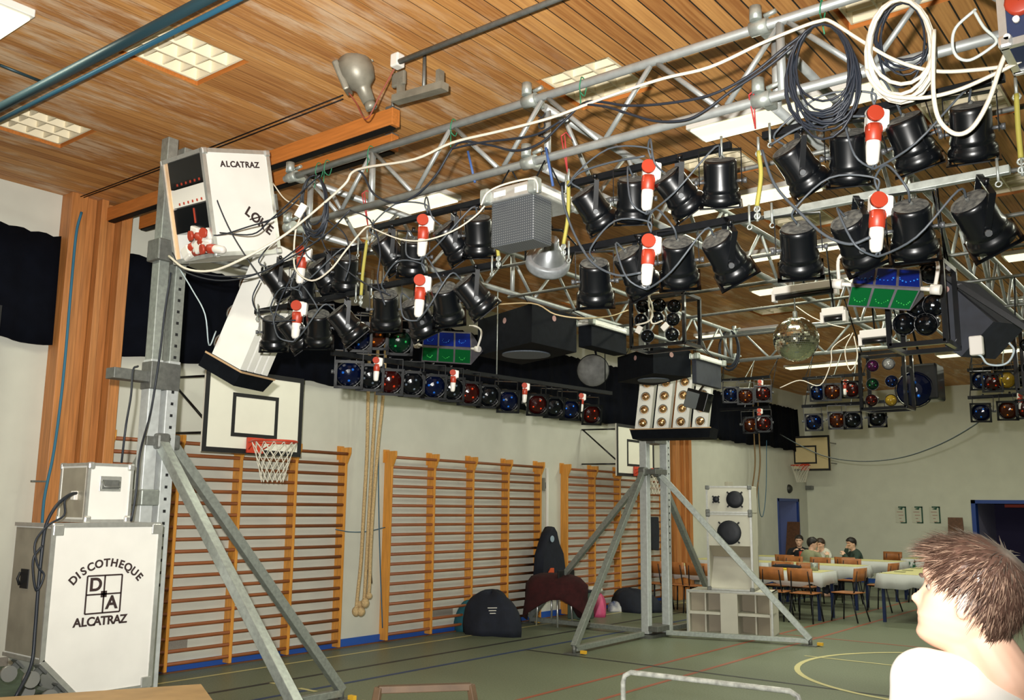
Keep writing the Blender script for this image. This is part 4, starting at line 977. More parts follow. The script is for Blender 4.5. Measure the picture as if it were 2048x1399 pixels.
# coloured lamps on the side and rear bars
lp_ = {}
def lens_can(col):
    t = can_proto('spotlight', 'x')
    m = MB(); ML = Mx.Translation((0, 0, -.080)) @ Mx.Rotation(PI, 4, 'X'); lens_mesh(m, ML, .088); beads(m, ML, .088, col); m.build('lens', [LENS[col], BEAD[col]], t)
    return t
def far_can(col, p, ax, piv, lab, grp):
    f = col not in lp_
    if f: lp_[col] = lens_can(col)
    return place_can(lp_[col], p, ax, piv, lab, grp, f)
def far_bar(a, b, lab, top=None):
    t = thing('light_bar', lab, 'bar', (a+b)/2, 'spotlight bars of the side and rear trusses')
    MB().bar(a, b, .035, .035).build('bar', BARM, t)
    for u in (.03, .5, .97):
        q = a.lerp(b, u); MB().tube([q, V((-5.1, q.y, ZB)) if abs(q.x+5.1) < .1 else V((q.x, BY, ZB))], .005, 6).build('hanging_wire', STEEL if u == .5 else BARM, t)
SIDE = [(700, 748, 'blue'), (742, 754, 'clear'), (781, 763, 'red'), (824, 767, 'clear'), (868, 773, 'blue'), (904, 778, 'clear'), (938, 786, 'red'), (976, 792, 'clear'), (1015, 802, 'blue'), (1073, 809, 'red'), (1106, 814, 'clear'), (1138, 819, 'blue'), (1181, 829, 'red')]
far_bar(at(664, 705, x=-5.1), at(1222, 786, x=-5.1), 'long dark lower bar of coloured lamps along the left side truss', ZB)
far_bar(at(690, 640, x=-5.1), at(830, 668, x=-5.1), 'dark upper bar of coloured lamps along the left side truss', ZB)
num = ['first', 'second', 'third', 'fourth', 'fifth', 'sixth', 'seventh', 'eighth', 'ninth', 'tenth', 'eleventh', 'twelfth', 'thirteenth']
for k, (px, py, col) in enumerate(SIDE):
    far_can(col, at(px-3, py-4, x=-5.12), V((.74, -.62, -.28)), V((.6, .74, 0)), '%s of the dim lamps on the lower left side bar, %s lens' % (num[k], 'dark' if col == 'clear' else col), 'coloured spotlights of the side truss')
for k, (px, py, col) in enumerate([(718, 672, 'blue'), (750, 668, 'orange'), (800, 680, 'green')]):
    far_can(col, at(px-3, py, x=-5.12), V((.74, -.6, -.3)), V((.6, .74, 0)), '%s of the dim lamps on the upper left side bar, %s lens' % (num[k], 'dark' if col == 'clear' else col), 'coloured spotlights of the side truss')
def plug(px, py, lab, **k):
    p = at(px, py, **k); o = dup(pt, frame(p, z=(.05, 0, 1), x=RT) @ Mx.Scale(.68, 4)); o['label'] = lab; o['group'] = 'red and white power plugs'
for k, (px, py) in enumerate([(754, 728), (907, 752), (1050, 777), (1163, 797)]): plug(px, py, 'red and white power plug, %s along the left side bar' % num[k], x=-5.0)
REAR = [('upper rear bar at left', (1440, 762), (1540, 752), [(1462, 787, 'blue'), (1491, 790, 'orange'), (1526, 785, 'red')]),
        ('lower rear bar at left', (1440, 818), (1540, 815), [(1500, 848, 'orange'), (1526, 845, 'red')]),
        ('upper rear bar beside the coloured bulbs', (1606, 760), (1730, 745), [(1635, 783, 'blue'), (1665, 781, 'orange'), (1706, 776, 'red')]),
        ('lower rear bar beside the coloured bulbs', (1604, 813), (1806, 800), [(1626, 842, 'blue'), (1674, 838, 'orange'), (1703, 838, 'clear'), (1752, 834, 'clear')]),
        ('upper rear bar at the right edge', (1935, 742), (2075, 728), [(1966, 758, 'blue'), (1988, 762, 'red'), (2016, 757, 'yellow'), (2047, 750, 'clear')]),
        ('lower rear bar at the right edge', (1936, 796), (2075, 786), [(1966, 822, 'blue'), (2020, 818, 'orange'), (2050, 815, 'red')])]
for bn, pa, pb, cans in REAR:
    a, b = at(*pa, y=10.95), at(*pb, y=10.95); a.z = b.z = (a.z+b.z)/2
    far_bar(a, b, 'black bar of coloured lamps: '+bn, ZB)
    for k, (px, py, col) in enumerate(cans):
        p = at(px, py, y=10.9); d = (EYE-p).normalized()
        far_can(col, p, (d+V((rnd.uniform(-.25, .25), 0, -.12))).normalized(), V((0, 0, 1)).cross(d), 'dim lamp with %s lens, %s along the %s' % ('dark' if col == 'clear' else col, num[k], bn), 'coloured spotlights of the rear truss')
for px, py, lab in ((1519, 768, 'on the upper rear bar left of mirror ball'), (1518, 825, 'on the lower rear bar below the mirror ball'), (1690, 768, 'on the rear bar left of the coloured bulbs'), (2040, 795, 'at the right edge below the yellow lens')): plug(px, py, 'small red and white power plug '+lab, y=10.8)
p = at(1836, 778, y=9.6)
t = thing('scanner_lamp', 'black box lamp with dim blue round lens against the far wall', 'effect lamp', p)
MB().box(p+V((0, .2, .08)), (.34, .3, .36), None, .02).build('housing', BLACK, t)
M = frame(p+V((-.04, .02, .0)), z=(EYE-p).normalized(), x=(1, 0, 0)); m = MB(); m.lathe([(.17, -.12), (.18, 0), (.17, .01)], M, 24); lens_mesh(m, M, .165); beads(m, M, .14, 3); m.build('lens', [LENS['blue'], BEAD['blue']], t)
MB().tube([p+V((0, .2, .25)), hp(p.x, p.y+.2)], .012, 8).build('hanging_rod', BARM, t)
# ------------------------------------------------------------------ lamp heads of the masts: four white lamp strips standing in a black tray
GOLD = mat('warm_bulb_reflector', (214, 170, 120), .2, .9)
def lamp_head(M, lab, W=1.0, D=.42, hb=.62, bw=.2, bd=.12, rows=3, lean=.06, back=0):
    t = thing('mast_lamp_head', lab, 'lamp bank', M=M.copy(), group='lamp heads of the masts')
    def B(mb, n, m, par=t): mb.xf(M); return mb.build(n, m, par)
    m = MB(); m.prism([(-W/2, -D/2, 0), (W/2, -D/2, 0), (W/2+.03, -D/2-.03, .13), (-W/2-.03, -D/2-.03, .13)], (0, D, 0)); B(m, 'tray', BLACKM)
    m = MB(); m.b2((-W/2-.032, -D/2-.034, .118), (W/2+.032, -D/2-.028, .132)); m.b2((-W/2-.034, -D/2-.03, .118), (-W/2-.028, D/2-.03, .132)); B(m, 'plywood_edge', mat('pale_ply_edge', (170, 140, 104), .7))
    for k in range(4):
        x = -W/2+W*(k+.5)/4
        m = MB(); m.prism([(x-bw/2, -D/2+.02, .13), (x+bw/2, -D/2+.02, .13), (x+bw/2+lean, -D/2+.08, .13+hb), (x-bw/2+lean, -D/2+.08, .13+hb)], (0, bd, 0)); s_ = B(m, 'lamp_strip', WHITE)
        for j in range(rows):
            v = (j+.45)/rows; M2_ = Mx.Translation((x+lean*v, -D/2+.02+.06*v+(bd if back else 0), .13+hb*v)) @ Mx.Rotation(R(-90 if back else 90), 4, 'X')
            m = MB(); lens_mesh(m, M2_, .055); B(m, 'bulb', GOLD, s_)
            m = MB(); m.lathe([(.055, 0), (.064, .006), (.066, 0)], M2_, 20); B(m, 'bulb_ring', STEELD, s_)
    return t
c = at(1349, 878, y=11.0)
Mf = frame(c, x=(.97, .22, 0), z=(0, 0, 1))
lamp_head(Mf, 'four white lamp strips on a black tray atop the far mast', W=1.02, hb=.70, rows=4, lean=.07)
p = at(1397, 800, y=10.6)
t = thing('flood_lamp', 'square grey lamp hanging tipped before the white lamp strips', 'lamp', p, None)
Mq = Mx.Rotation(R(18), 3, 'Y')
MB().box(p, (.30, .16, .24), Mq, .01).build('housing', BLACK, t); MB().box(p+V((-.055, -.083, 0)), (.17, .006, .20), Mq).build('glass', mat('flood_glass', (120, 128, 132), .15, .5), t); MB().bar(p+V((0, 0, .1)), V((p.x, BY, ZB)), .03, .01).build('bracket', BLACK, t)
c = at(462, 757, y=4.35)
zc = (UP*math.cos(R(26))+RT*math.sin(R(26))).normalized(); xr = (RT*math.cos(R(26))-UP*math.sin(R(26)))
xn = (xr*math.cos(R(68))+zc.cross(xr)*math.sin(R(68))).normalized()
Mn = frame(c, x=xn, z=zc)
nh = lamp_head(Mn, 'tilted white lamp strips in a black tray beside the near mast', W=.38, D=.38, hb=.98, bw=.072, bd=.30, rows=4, lean=0, back=1)
MB().tube([Mn @ V((0, .0, .9)), V((MX+.1, MY+.2, 3.63))], .02, 8).build('support_arm', STEELD, nh)
# ------------------------------------------------------------------ loudspeaker stack
L0, R0 = at(1376, 1268, z=0), at(1546, 1279, z=0)
sx = (R0-L0).normalized(); sn = V((sx.y, -sx.x, 0)); Ms = frame((L0+R0)/2, x=sx, z=(0, 0, 1))    # local: x right, y back, z up
WS = (R0-L0).length
OFFW = mat('grey_white_speaker_paint', (196, 192, 178), .6, 0, .05, 6); SHADE = mat('shaded_inner_paint', (168, 158, 140), .7)  # inner tone is a darkened cabinet paint, shade put into the horn colour
GRILLE = mat('black_speaker_grille', (16, 20, 30), .5, .2, .2, 80)
def SB(par, name, m, lo, hi, bev=0):
    mb = MB().b2(lo, hi, bev); mb.xf(Ms); return mb.build(name, m, par)
t = thing('bass_speaker', 'wide white bass horn cabinet with four openings on the floor', 'speaker', M=Ms.copy(), group='white loudspeaker stack')
h = .60; w2 = WS/2; dp = .62
m = MB()
for lo, hi in (((-w2, 0, 0), (-w2+.03, dp, h)), ((w2-.03, 0, 0), (w2, dp, h)), ((-w2, 0, h-.035), (w2, dp, h)), ((-w2, 0, 0), (w2, dp, .03)), ((-w2, dp-.02, 0), (w2, dp, h)), ((-w2, 0, h/2-.018), (-.12, .4, h/2+.018)), ((.12, 0, h/2-.018), (w2, .4, h/2+.018))): m.b2(lo, hi)
m.xf(Ms); m.build('cabinet', OFFW, t)
SB(t, 'centre_panel', OFFW, (-.115, -.005, .03), (.115, .40, h-.035))
for s in (-1, 1):
    m = MB(); m.prism([(s*.115, .40, .03), (s*(w2-.03), .12, .03), (s*(w2-.03), .16, .03), (s*.115, .44, .03)], (0, 0, h-.06)); m.xf(Ms); m.build('horn_flare', SHADE, t)
    m = MB(); m.b2((s*.34-.01, .1, .03), (s*.34+.01, .30, h-.035)); m.xf(Ms); m.build('brace', OFFW, t)
m = MB()
for s in (-1, 1):
    m.b2((s*w2-.012, -.006, 0), (s*w2+.012, .02, h+.004))
m.b2((-w2, -.006, h-.02), (w2, .02, h+.006)); m.xf(Ms); m.build('edging', ALUB, t)
def cab(z0, h, w, lab, discs, gap=None):
    M = Ms @ Mx.Translation((.02, .06, z0)); t = thing('loudspeaker', lab, 'speaker', M=M, group='white loudspeaker stack')
    def B(mb, n, m): mb.xf(M); return mb.build(n, m, t)
    if gap:
        m = MB(); m.b2((-w/2, 0, gap), (w/2, .5, h)); m.b2((-w/2, 0, 0), (-w/2+.03, .5, gap)); m.b2((w/2-.03, 0, 0), (w/2, .5, gap)); m.b2((-w/2, 0, 0), (w/2, .5, .03)); m.b2((-w/2, .45, 0), (w/2, .5, gap)); B(m, 'cabinet', OFFW)
        m = MB(); m.prism([(-w/2+.03, .02, gap), (-w/2+.03, .26, gap-.16), (-w/2+.03, .28, gap-.16), (-w/2+.03, .04, gap)], (w-.06, 0, 0)); B(m, 'horn_roof', SHADE)
        m = MB(); m.prism([(-w/2+.03, .30, gap-.16), (-w/2+.03, .06, .03), (-w/2+.03, .08, .03), (-w/2+.03, .32, gap-.16)], (w-.06, 0, 0)); B(m, 'horn_floor', OFFW)
    else: B(MB().b2((-w/2, 0, 0), (w/2, .5, h), .01), 'cabinet', OFFW)
    m = MB()
    for s in (-1, 1):
        m.b2((s*(w/2-.012)-.014, -.006, 0), (s*(w/2-.012)+.014, .02, h)); m.b2((-w/2, -.006, (0 if s < 0 else h-.02)), (w/2, .02, (.02 if s < 0 else h)))
    B(m, 'edging', ALUB)
    for sx_ in (-1, 1):
        for sz in (0, 1): B(MB().box((sx_*(w/2-.02), 0, .02+sz*(h-.04)), (.06, .03, .06), None, .012), 'corner_guard', STEELD)
    for dx, dz, r_ in discs:
        Md = M @ Mx.Translation((dx, -.012, dz)) @ Mx.Rotation(R(90), 4, 'X')
        m = MB(); m.lathe([(r_, -.012), (r_, .004), (r_*.93, .012), (r_*.5, .018), (.001, .02)], Md, 28); g = m.build('round_grille', GRILLE, t)
        m = MB()
        for k in range(4): a = PI/4+k*PI/2; m.box(Md @ V((r_*1.12*math.cos(a), r_*1.12*math.sin(a), .004)), (.03, .02, .03), (Md.to_3x3() @ Mx.Rotation(a, 3, 'Z')))
        m.build('grille_clamps', BLK, g)
hm = 1.04
cab(.607, hm, .62, 'white loudspeaker with black round woofer grille and open horn below', [(.0, hm-.26, .165)], gap=.60)
cab(.607+hm+.006, .37, .62, 'small white loudspeaker on top of stack, two black round grilles', [(.09, .185, .118), (-.17, .185, .045)])
# ------------------------------------------------------------------ tables with cloths and school chairs
BLUEL = mat('blue_table_steel', (30, 44, 84), .4, .2); CLOTH = mat('white_tablecloth', (196, 198, 196), .8, 0, .06, 5); RUN = mat('yellow_paper_runner', (206, 200, 140), .8, 0, .06, 5)
CHW = mat('chair_plywood', (168, 104, 54), .45, 0, .25, 10); CHB = mat('chair_black_steel', (20, 22, 28), .4, .2)
def table(x0, x1, y0, y1, lab, clab, runner=True, drop=.20):
    t = thing('table', lab, 'table', ((x0+x1)/2, (y0+y1)/2, 0), 'tables with white cloths')
    MB().b2((x0, y0, .70), (x1, y1, .73)).build('tabletop', mat('table_board', (150, 120, 80), .6), t)
    MB().b2((x0+.04, y0+.04, .66), (x1-.04, y1-.04, .70)).build('apron', BLUEL, t)
    for x in (x0+.06, x1-.06):
        for y in (y0+.06, y1-.06): MB().b2((x-.022, y-.022, 0), (x+.022, y+.022, .70)).build('leg', BLUEL, t)
    r_ = random.Random(int(x0*100+y0*7)); m = MB(); e = .012; n = 10; top = []; z = .737
    loop = []
    for i in range(n): loop.append((x0-e+(x1-x0+2*e)*i/n, y0-e))
    for i in range(n): loop.append((x1+e, y0-e+(y1-y0+2*e)*i/n))
    for i in range(n): loop.append((x1+e-(x1-x0+2*e)*i/n, y1+e))
    for i in range(n): loop.append((x0-e, y1+e-(y1-y0+2*e)*i/n))
    cx, cy = (x0+x1)/2, (y0+y1)/2; A = [m.bm.verts.new((x, y, z)) for x, y in loop]
    Bv = []
    for x, y in loop:
        k = r_.uniform(.0, .035); dx, dy = (1 if x > x1 else -1 if x < x0 else 0), (1 if y > y1 else -1 if y < y0 else 0)
        Bv.append(m.bm.verts.new((x+dx*k, y+dy*k, z-drop+r_.uniform(-.03, .03))))
    m.bm.faces.new(A)
    N_ = len(A)
    for i in range(N_): m.bm.faces.new((A[i], Bv[i], Bv[(i+1) % N_], A[(i+1) % N_])).smooth = True
    o = tag(m.build('tablecloth', CLOTH), clab, 'tablecloth', 'white tablecloths'); md = o.modifiers.new('thickness', 'SOLIDIFY'); md.thickness = .004
    if runner:
        rn = MB().b2((x0+.02, y0+.02, .7385), (x1-.02, y1-.02, .7415)).build('paper_runner', RUN, o)
    return t
ra = at(1640, 1241, z=0); ya0 = ra.y-.06; xa1 = ra.x+.06
table(xa1-1.55, xa1, ya0, ya0+.72, 'blue legged table nearest the loudspeakers, its end by the chairs', 'white cloth with yellow runner on the table nearest the loudspeakers')
table(xa1-3.15, xa1-1.58, ya0, ya0+.72, 'blue legged table behind the loudspeaker stack, near the wall bars', 'white cloth on the table running behind the loudspeaker stack')
rb = at(1716, 1220, z=0); yb0 = rb.y-.06; xb1 = at(1740, 1214, z=0).x+.05
table(xb1-1.6, xb1, yb0, yb0+.72, 'blue legged table in the second row of tables', 'white cloth with yellow runner, second row of tables')
table(xb1-3.25, xb1-1.63, yb0, yb0+.72, 'blue legged table in second row, further left', 'white cloth on the second row table further left')
pc_ = at(1795, 1124, z=.74); yc0 = pc_.y
table(pc_.x-1.5, pc_.x, yc0, yc0+.72, 'table in the third row, right end in front of dark green jumper', 'white cloth on third row table by the man in dark green')
table(pc_.x-3.05, pc_.x-1.53, yc0, yc0+.72, 'table in the third row where the man in white sits', 'white cloth on the table of the man in white shirt')
rd = at(1770, 1243, z=0)
table(rd.x-.06, rd.x+1.0, rd.y-.06, rd.y+2.1, 'long blue legged table right, half hidden by the foreground head', 'white cloth with yellow runner beside the foreground head')
pe = at(1803, 1116, z=.74)
table(pe.x, pe.x+1.4, pe.y, pe.y+.75, 'table in front of the far wall under the posters', 'white cloth with green leaf pattern, under the posters', runner=True, drop=.34)
LEAF = mat('green_leaf_print', (30, 92, 60), .8, 0, .5, 18)
for k, u in enumerate((.06, .66)):
    m = MB(); r_ = random.Random(k)
    for j in range(14):
        a = r_.uniform(0, 2*PI); cxx, czz = pe.x+u+.13+r_.uniform(-.10, .10), .57+r_.uniform(-.12, .12); dx, dz = .05*math.cos(a), .05*math.sin(a)
        m.prism([(cxx-dx, pe.y-.052, czz-dz), (cxx-dz*.35, pe.y-.052, czz+dx*.35), (cxx+dx, pe.y-.052, czz+dz), (cxx+dz*.35, pe.y-.052, czz-dx*.35)], (0, -.003, 0))
    o = m.build('leaf_print', LEAF); tc_ = [c for c in bpy.data.objects if c.name.startswith('tablecloth')][-1]; o.parent = tc_; o['kind'] = 'stuff'
def chair_proto():
    t = thing('school_chair', 'x', 'chair')           # local: seat faces +y, origin on the floor at the middle
    m = MB(); m.b2((-.19, -.19, .43), (.19, .19, .445), .006); m.build('seat', CHW, t)
    m = MB(); n = 8; a_ = []; b_ = []
    rows = []
    for i in range(n+1):
        u = -1+2*i/n; y = -.20-.02*(1-u*u)+.012
        rows.append([m.bm.verts.new((u*.20, y-.03*(v/.2)+dy, .62+v)) for v, dy in ((0, 0), (.2, 0), (.2, -.012), (0, -.012))])
    for A, B in zip(rows, rows[1:]):
        for k in range(4): m.bm.faces.new((A[k], B[k], B[(k+1) % 4], A[(k+1) % 4])).smooth = k in (0, 2)
    m.bm.faces.new(rows[0]); m.bm.faces.new(rows[-1][::-1]); m.build('backrest', CHW, t)
    m = MB()
    for s in (-1, 1): m.tube(spline([(s*.15, .17, .42), (s*.15, -.12, .42), (s*.15, -.19, .50), (s*.13, -.228, .78)], 4), .011, 6)
    m.tube([(-.15, .17, .42), (.15, .17, .42)], .011, 6); m.build('back_frame', CHB, t)
    for s in (-1, 1):
        MB().tube([(s*.15, .15, .42), (s*.19, .20, 0)], .012, 6).build('leg', CHB, t); MB().tube([(s*.15, -.13, .42), (s*.19, -.24, 0)], .012, 6).build('leg', CHB, t)
    return t
chp = chair_proto(); cfirst = [True]
def chair(p, rz, lab):
    M = Mx.Translation((p.x, p.y, 0)) @ Mx.Rotation(rz, 4, 'Z'); o = chp if cfirst[0] else dup(chp, M); cfirst[0] = False
    o.matrix_basis = M; o['label'] = lab; o['group'] = 'plywood school chairs'
def cat_(px, py, dz=.82): q = at(px, py, z=dz); return V((q.x, q.y+.2, 0))
near_row = [(1303, 1133, 'left of the far mast foot, seen between mast posts'), (1348, 1134, 'just right of the far mast posts'), (1392, 1136, 'just left of the loudspeaker stack'), (1541, 1143, 'right beside the loudspeaker stack, back to camera'), (1599, 1144, 'second to the right of the loudspeaker stack')]
for px, py, lab in near_row: chair(V((at(px, py, y=ya0-.44).x, ya0-.22, 0)), rnd.uniform(-.06, .06), 'plywood school chair '+lab)
for k, px in enumerate((1564, 1616)): chair(V((at(px, 1129, y=ya0+1.17).x, ya0+.95, 0)), PI+rnd.uniform(-.05, .05), 'plywood chair behind the nearest cloth covered table, %s of two' % ('left' if k == 0 else 'right'))
chair(V((xa1+.30, ya0+.36, 0)), R(80), 'plywood chair at the end of the nearest cloth covered table')
for k, (px, lab) in enumerate([(1585, 'left of the tin'), (1640, 'behind the tin'), (1700, 'third')]): chair(V((at(px, 1121, y=yb0+1.17).x, yb0+.97, 0)), PI, 'plywood chair on the far side of second row table, '+lab)
chair(V((xb1+.32, yb0+.3, 0)), R(80), 'plywood chair at the right end of the second row table')
for px, lab in ((1570, 'below the brown board'), (1690, 'before the man in green')): chair(V((at(px, 1119, y=yc0-.45).x, yc0-.25, 0)), 0, 'plywood chair in front of third row table, '+lab)
chair(V((pc_.x+.32, yc0+.3, 0)), R(95), 'plywood chair at the right end of the third row table')
chair(V((at(1811, 1100, z=.82).x, pe.y+1.0, 0)), PI, 'plywood chair behind the table under the posters')
# small things on the tables
q = at(1629, 1140, z=.745); t = thing('tin_can', 'small grey tin on the nearest table', 'tin', q); MB().lathe([(.06, 0), (.06, .12), (.055, .12), (.052, .01)], Mx.Translation(q), 18, cap=(True, False)).build('body', STEEL, t)
q = V((at(1564, 1140, z=.745).x, ya0+.3, .745)); t = thing('folded_paper', 'yellow folded paper on the nearest table', 'paper', q); MB().box(q+V((0, 0, .012)), (.25, .18, .02), Mx.Rotation(.3, 3, 'Z')).build('sheet', mat('bright_yellow_paper', (226, 190, 40), .7), t)
q = V((at(1575, 1136, z=.745).x, ya0+.55, .745)); m = MB(); m.ball(q+V((0, 0, .035)), .2, 12, 8, (1.3, .5, .18)); tag(m.build('folded_coat', mat('dark_navy_cloth', (24, 30, 44), .9, 0, .3, 12)), 'dark folded coat lying on the nearest table', 'coat')
for k, (px, py) in enumerate(((1800, 1143), (1815, 1140), (1832, 1136))):
    q = at(px, py, z=.744); MB_ = MB().box(q+V((0, 0, .004)), (.16, .10, .006)).build('menu_card', mat('grey_card', (150, 150, 110), .7)); tag(MB_, 'grey card on the right hand table, %s from its near end' % num[k], 'card', 'cards on the right hand table')
# posters, boards, wall boxes at the far end
for k, px in enumerate((1801, 1834, 1869)):
    a, b = at(px-11, 1013, y=FY-.01), at(px+11, 1045, y=FY-.01); t = thing('poster', 'white notice sheet on far wall, %s of three' % ['left', 'middle', 'right'][k], 'poster', ((a.x+b.x)/2, FY-.01, b.z), 'notice sheets on the far wall')
    MB().b2((a.x, FY-.012, b.z), (b.x, FY-.004, a.z)).build('sheet', mat('notice_paper', (206, 206, 188), .8), t)
    GR = mat('dark_green_edge', (36, 84, 66), .7); m = MB(); m.b2((b.x-.01, FY-.016, b.z), (b.x+.02, FY-.012, a.z+.01)); m.b2((b.x-.16, FY-.016, a.z-.02), (b.x+.02, FY-.012, a.z+.01)); m.b2((b.x-.12, FY-.016, b.z-.01), (b.x+.02, FY-.012, b.z+.015)); m.prism([(a.x+.06, FY-.012, a.z-.05), (a.x+.18, FY-.012, a.z-.01), (a.x+.16, FY-.012, a.z-.07)], (0, -.004, 0)); m.build('green_edge', GR, t)
    PK = mat('faint_red_writing', (176, 140, 126), .8); m = MB()
    for j, (u0, u1) in enumerate(((.15, .75), (.3, .8), (.35, .6), (.4, .75))): z = a.z-.12-.075*j; m.b2((a.x+(b.x-a.x)*u0, FY-.0135, z-.008), (a.x+(b.x-a.x)*u1, FY-.012, z+.008))
    m.build('writing_lines', PK, t)
BRB = mat('brown_hardboard', (104, 68, 44), .6, 0, .3, 20)
a, b = at(1569, 1060, y=22.6), at(1599, 1118, y=22.6)
tag(MB().prism([(a.x+.02, 22.75, 1.42), (b.x-.02, 22.75, 1.42), (b.x+.02, 22.45, 0), (a.x, 22.45, 0)], (0, .03, 0)).build('leaning_board', BRB), 'brown board leaning beside the blue doorway behind the diners', 'board')
a, b = at(1891, 1034, y=23.0), at(1932, 1034, y=23.0)
tag(MB().prism([(a.x, 23.2, a.z), (b.x-.12, 23.2, a.z), (b.x, 22.95, 0), (a.x, 22.95, 0)], (0, .03, 0)).build('leaning_board', BRB), 'tall brown board leaning beside the far wall opening', 'board')
q = at(1579, 977, x=WX+.02); t = thing('wall_bell', 'small dark bell on wall above the blue doorway', 'bell', q); m = MB(); m.lathe([(.001, .09), (.06, .08), (.1, .04), (.11, 0)], frame((WX, q.y, q.z), z=(1, 0, 0)), 16); m.build('dome', mat('dark_bell', (60, 60, 56), .5, .4), t)
q = at(1617, 975, y=FY-.05); tag(MB().b2((q.x-.12, FY-.1, q.z-.05), (q.x+.12, FY, q.z+.05), .01).build('wall_bracket', STEELD), 'small grey bracket on the far wall near the corner', 'bracket')
q = at(1456, 972, x=WX+.02); tag(MB().b2((WX, q.y-.12, q.z-.1), (WX+.08, q.y+.12, q.z+.1), .01).build('wall_box', OFFW), 'pale box on the wall above the small loudspeaker', 'box')
o = MB().tube(spline([at(px, py, y=20-9.1*k/7) for k, (px, py) in enumerate(((1560, 868), (1600, 890), (1650, 912), (1720, 922), (1800, 915), (1880, 888), (1955, 845), (1965, 822)))], 6), .010, 6).build('cable', mat('slate_cable', (70, 80, 84), .6)); tag(o, 'dark cable sagging across in front of the far wall', 'cable')
for k, (px, x_) in enumerate(((1508, -8.55), (1518, -8.5))):
    o = MB().tube(spline([V((x_, at(px, 870, x=x_).y, CZ)), at(px, 870, x=x_), at(px+2, 930, x=x_), at(px-6, 1000, x=x_), at(px-10, 1100, x=x_)]), .016, 6).build('rope', mat('brown_rope', (120, 96, 66), .9)); tag(o, 'brown rope hanging by the left wall behind the speakers, %s' % ('left' if k == 0 else 'right'), 'rope')
o = MB().tube(spline([at(1533, 880, x=-8.5), at(1532, 980, x=-8.5), at(1526, 1030, x=-8.5), at(1519, 1020, x=-8.5), at(1516, 960, x=-8.5)]), .009, 6).build('cord', BCORD); tag(o, 'thin grey blue cord looping beside the brown ropes', 'cord')
# ------------------------------------------------------------------ bags and clothes by the wall bars
NAVY = mat('navy_bag_cloth', (20, 26, 40), .85, 0, .35, 9, bump=.5); TEALB = mat('teal_bag', (24, 84, 96), .85, 0, .3, 9); MARO = mat('maroon_fleece', (60, 18, 20), .95, 0, .4, 12, bump=.6); PINK = mat('pink_plastic', (216, 84, 130), .5, 0, .15, 8)
def heap(name, lab, cat, p, sz, m, seed, peak=0, parts=()):
    r_ = random.Random(seed); t = thing(name, lab, cat, p); mb = MB(); n, k = 18, 10; ph = [r_.uniform(0, 6) for _ in range(6)]; rings = []
    for i in range(k+1):
        u = i/k; a = u*PI/2; row = []
        for j in range(n):
            b = 2*PI*j/n; w = 1+.13*math.sin(3*b+ph[0]+u*2)+.08*math.sin(5*b+ph[1]-u*3)+.05*math.sin(9*b+ph[2])
            rr = max(.001, math.cos(a)**.7)*w
            row.append(mb.bm.verts.new((p.x+sz[0]*rr*math.cos(b)+peak*u*sz[0], p.y+sz[1]*rr*math.sin(b), sz[2]*math.sin(a)*(1+.06*math.sin(4*b+ph[3])))))
        rings.append(row)
    for A, B in zip(rings, rings[1:]):
        for j in range(n): mb.bm.faces.new((A[j], A[(j+1) % n], B[(j+1) % n], B[j])).smooth = True
    mb.bm.faces.new(rings[0][::-1]); mb.build('cloth', m, t); return t
p = at(992, 1268, z=0); t = heap('sports_bag', 'large navy sports bag with white print on floor by wall bars', 'bag', V((p.x-.08, p.y+.0, 0)), (.44, .28, .56), NAVY, 3)
m = MB(); q = at(990, 1215, d=(p-EYE).dot(FW)-.15)
for k in range(3): m.box(q+V((.0, 0, -.035*k)), (.20-.03*k, .004, .010), frame(q, y=V((.7, -.6, .35))).to_3x3())
m.build('white_print', PWHITE, t)
m = MB(); m.tube(spline([at(px, py, d=(p-EYE).dot(FW)-.1) for px, py in ((1025, 1225), (1038, 1245), (1040, 1262))]), .012, 6); m.build('strap', mat('pale_strap', (170, 176, 180), .7), t)
p = at(946, 1264, z=0); heap('sports_bag', 'teal bag tucked behind the large navy sports bag', 'bag', V((p.x-.16, p.y+.12, 0)), (.20, .20, .40), TEALB, 8)
p = at(1070, 1240, z=0); heap('sports_bag', 'dark bag leaning on the wall bars behind the maroon jacket', 'bag', V((p.x-.50, p.y+.02, 0)), (.26, .24, .90), NAVY, 5, .15)
p = at(1100, 1254, z=0)
t = thing('folding_chair', 'chrome legged chair under the maroon fleece by wall bars', 'chair', (p.x-.1, p.y+.2, 0))
cx, cy = p.x-.1, p.y+.25
for dx in (-.19, .19):
    for dy in (-.19, .19): MB().tube([(cx+dx, cy+dy, 0), (cx+dx*.9, cy+dy*.9, .44)], .014, 8).build('leg', ALUB, t)
MB().b2((cx-.21, cy-.21, .43), (cx+.21, cy+.21, .46), .008).build('seat', BLK, t)
MB().b2((cx+.19, cy-.20, .5), (cx+.22, cy+.2, .8), .008).build('backrest', BLK, t)
mb = MB(); r_ = random.Random(4); n = 20; rings = []
for i in range(9):
    u = i/8; row = []
    for j in range(n):
        b = 2*PI*j/n; rr = (.20+.30*min(1, u*1.3)) if u < .5 else .42+.04*u; rr *= 1+.12*math.sin(3*b+1)+.08*math.sin(7*b+u*4)
        row.append(mb.bm.verts.new((cx+rr*1.15*math.cos(b), cy+rr*.72*math.sin(b), .74-.12*u-(.34*max(0, u-.4)/.6)*(1.15+.5*math.sin(2*b+.6)))))
    rings.append(row)
for A, B in zip(rings, rings[1:]):
    for j in range(n): mb.bm.faces.new((A[j], A[(j+1) % n], B[(j+1) % n], B[j])).smooth = True
mb.bm.faces.new(rings[0]); o = tag(mb.build('fleece_jacket', MARO), 'maroon fleece jacket thrown over the chrome legged chair', 'jacket'); md = o.modifiers.new('t', 'SOLIDIFY'); md.thickness = .02
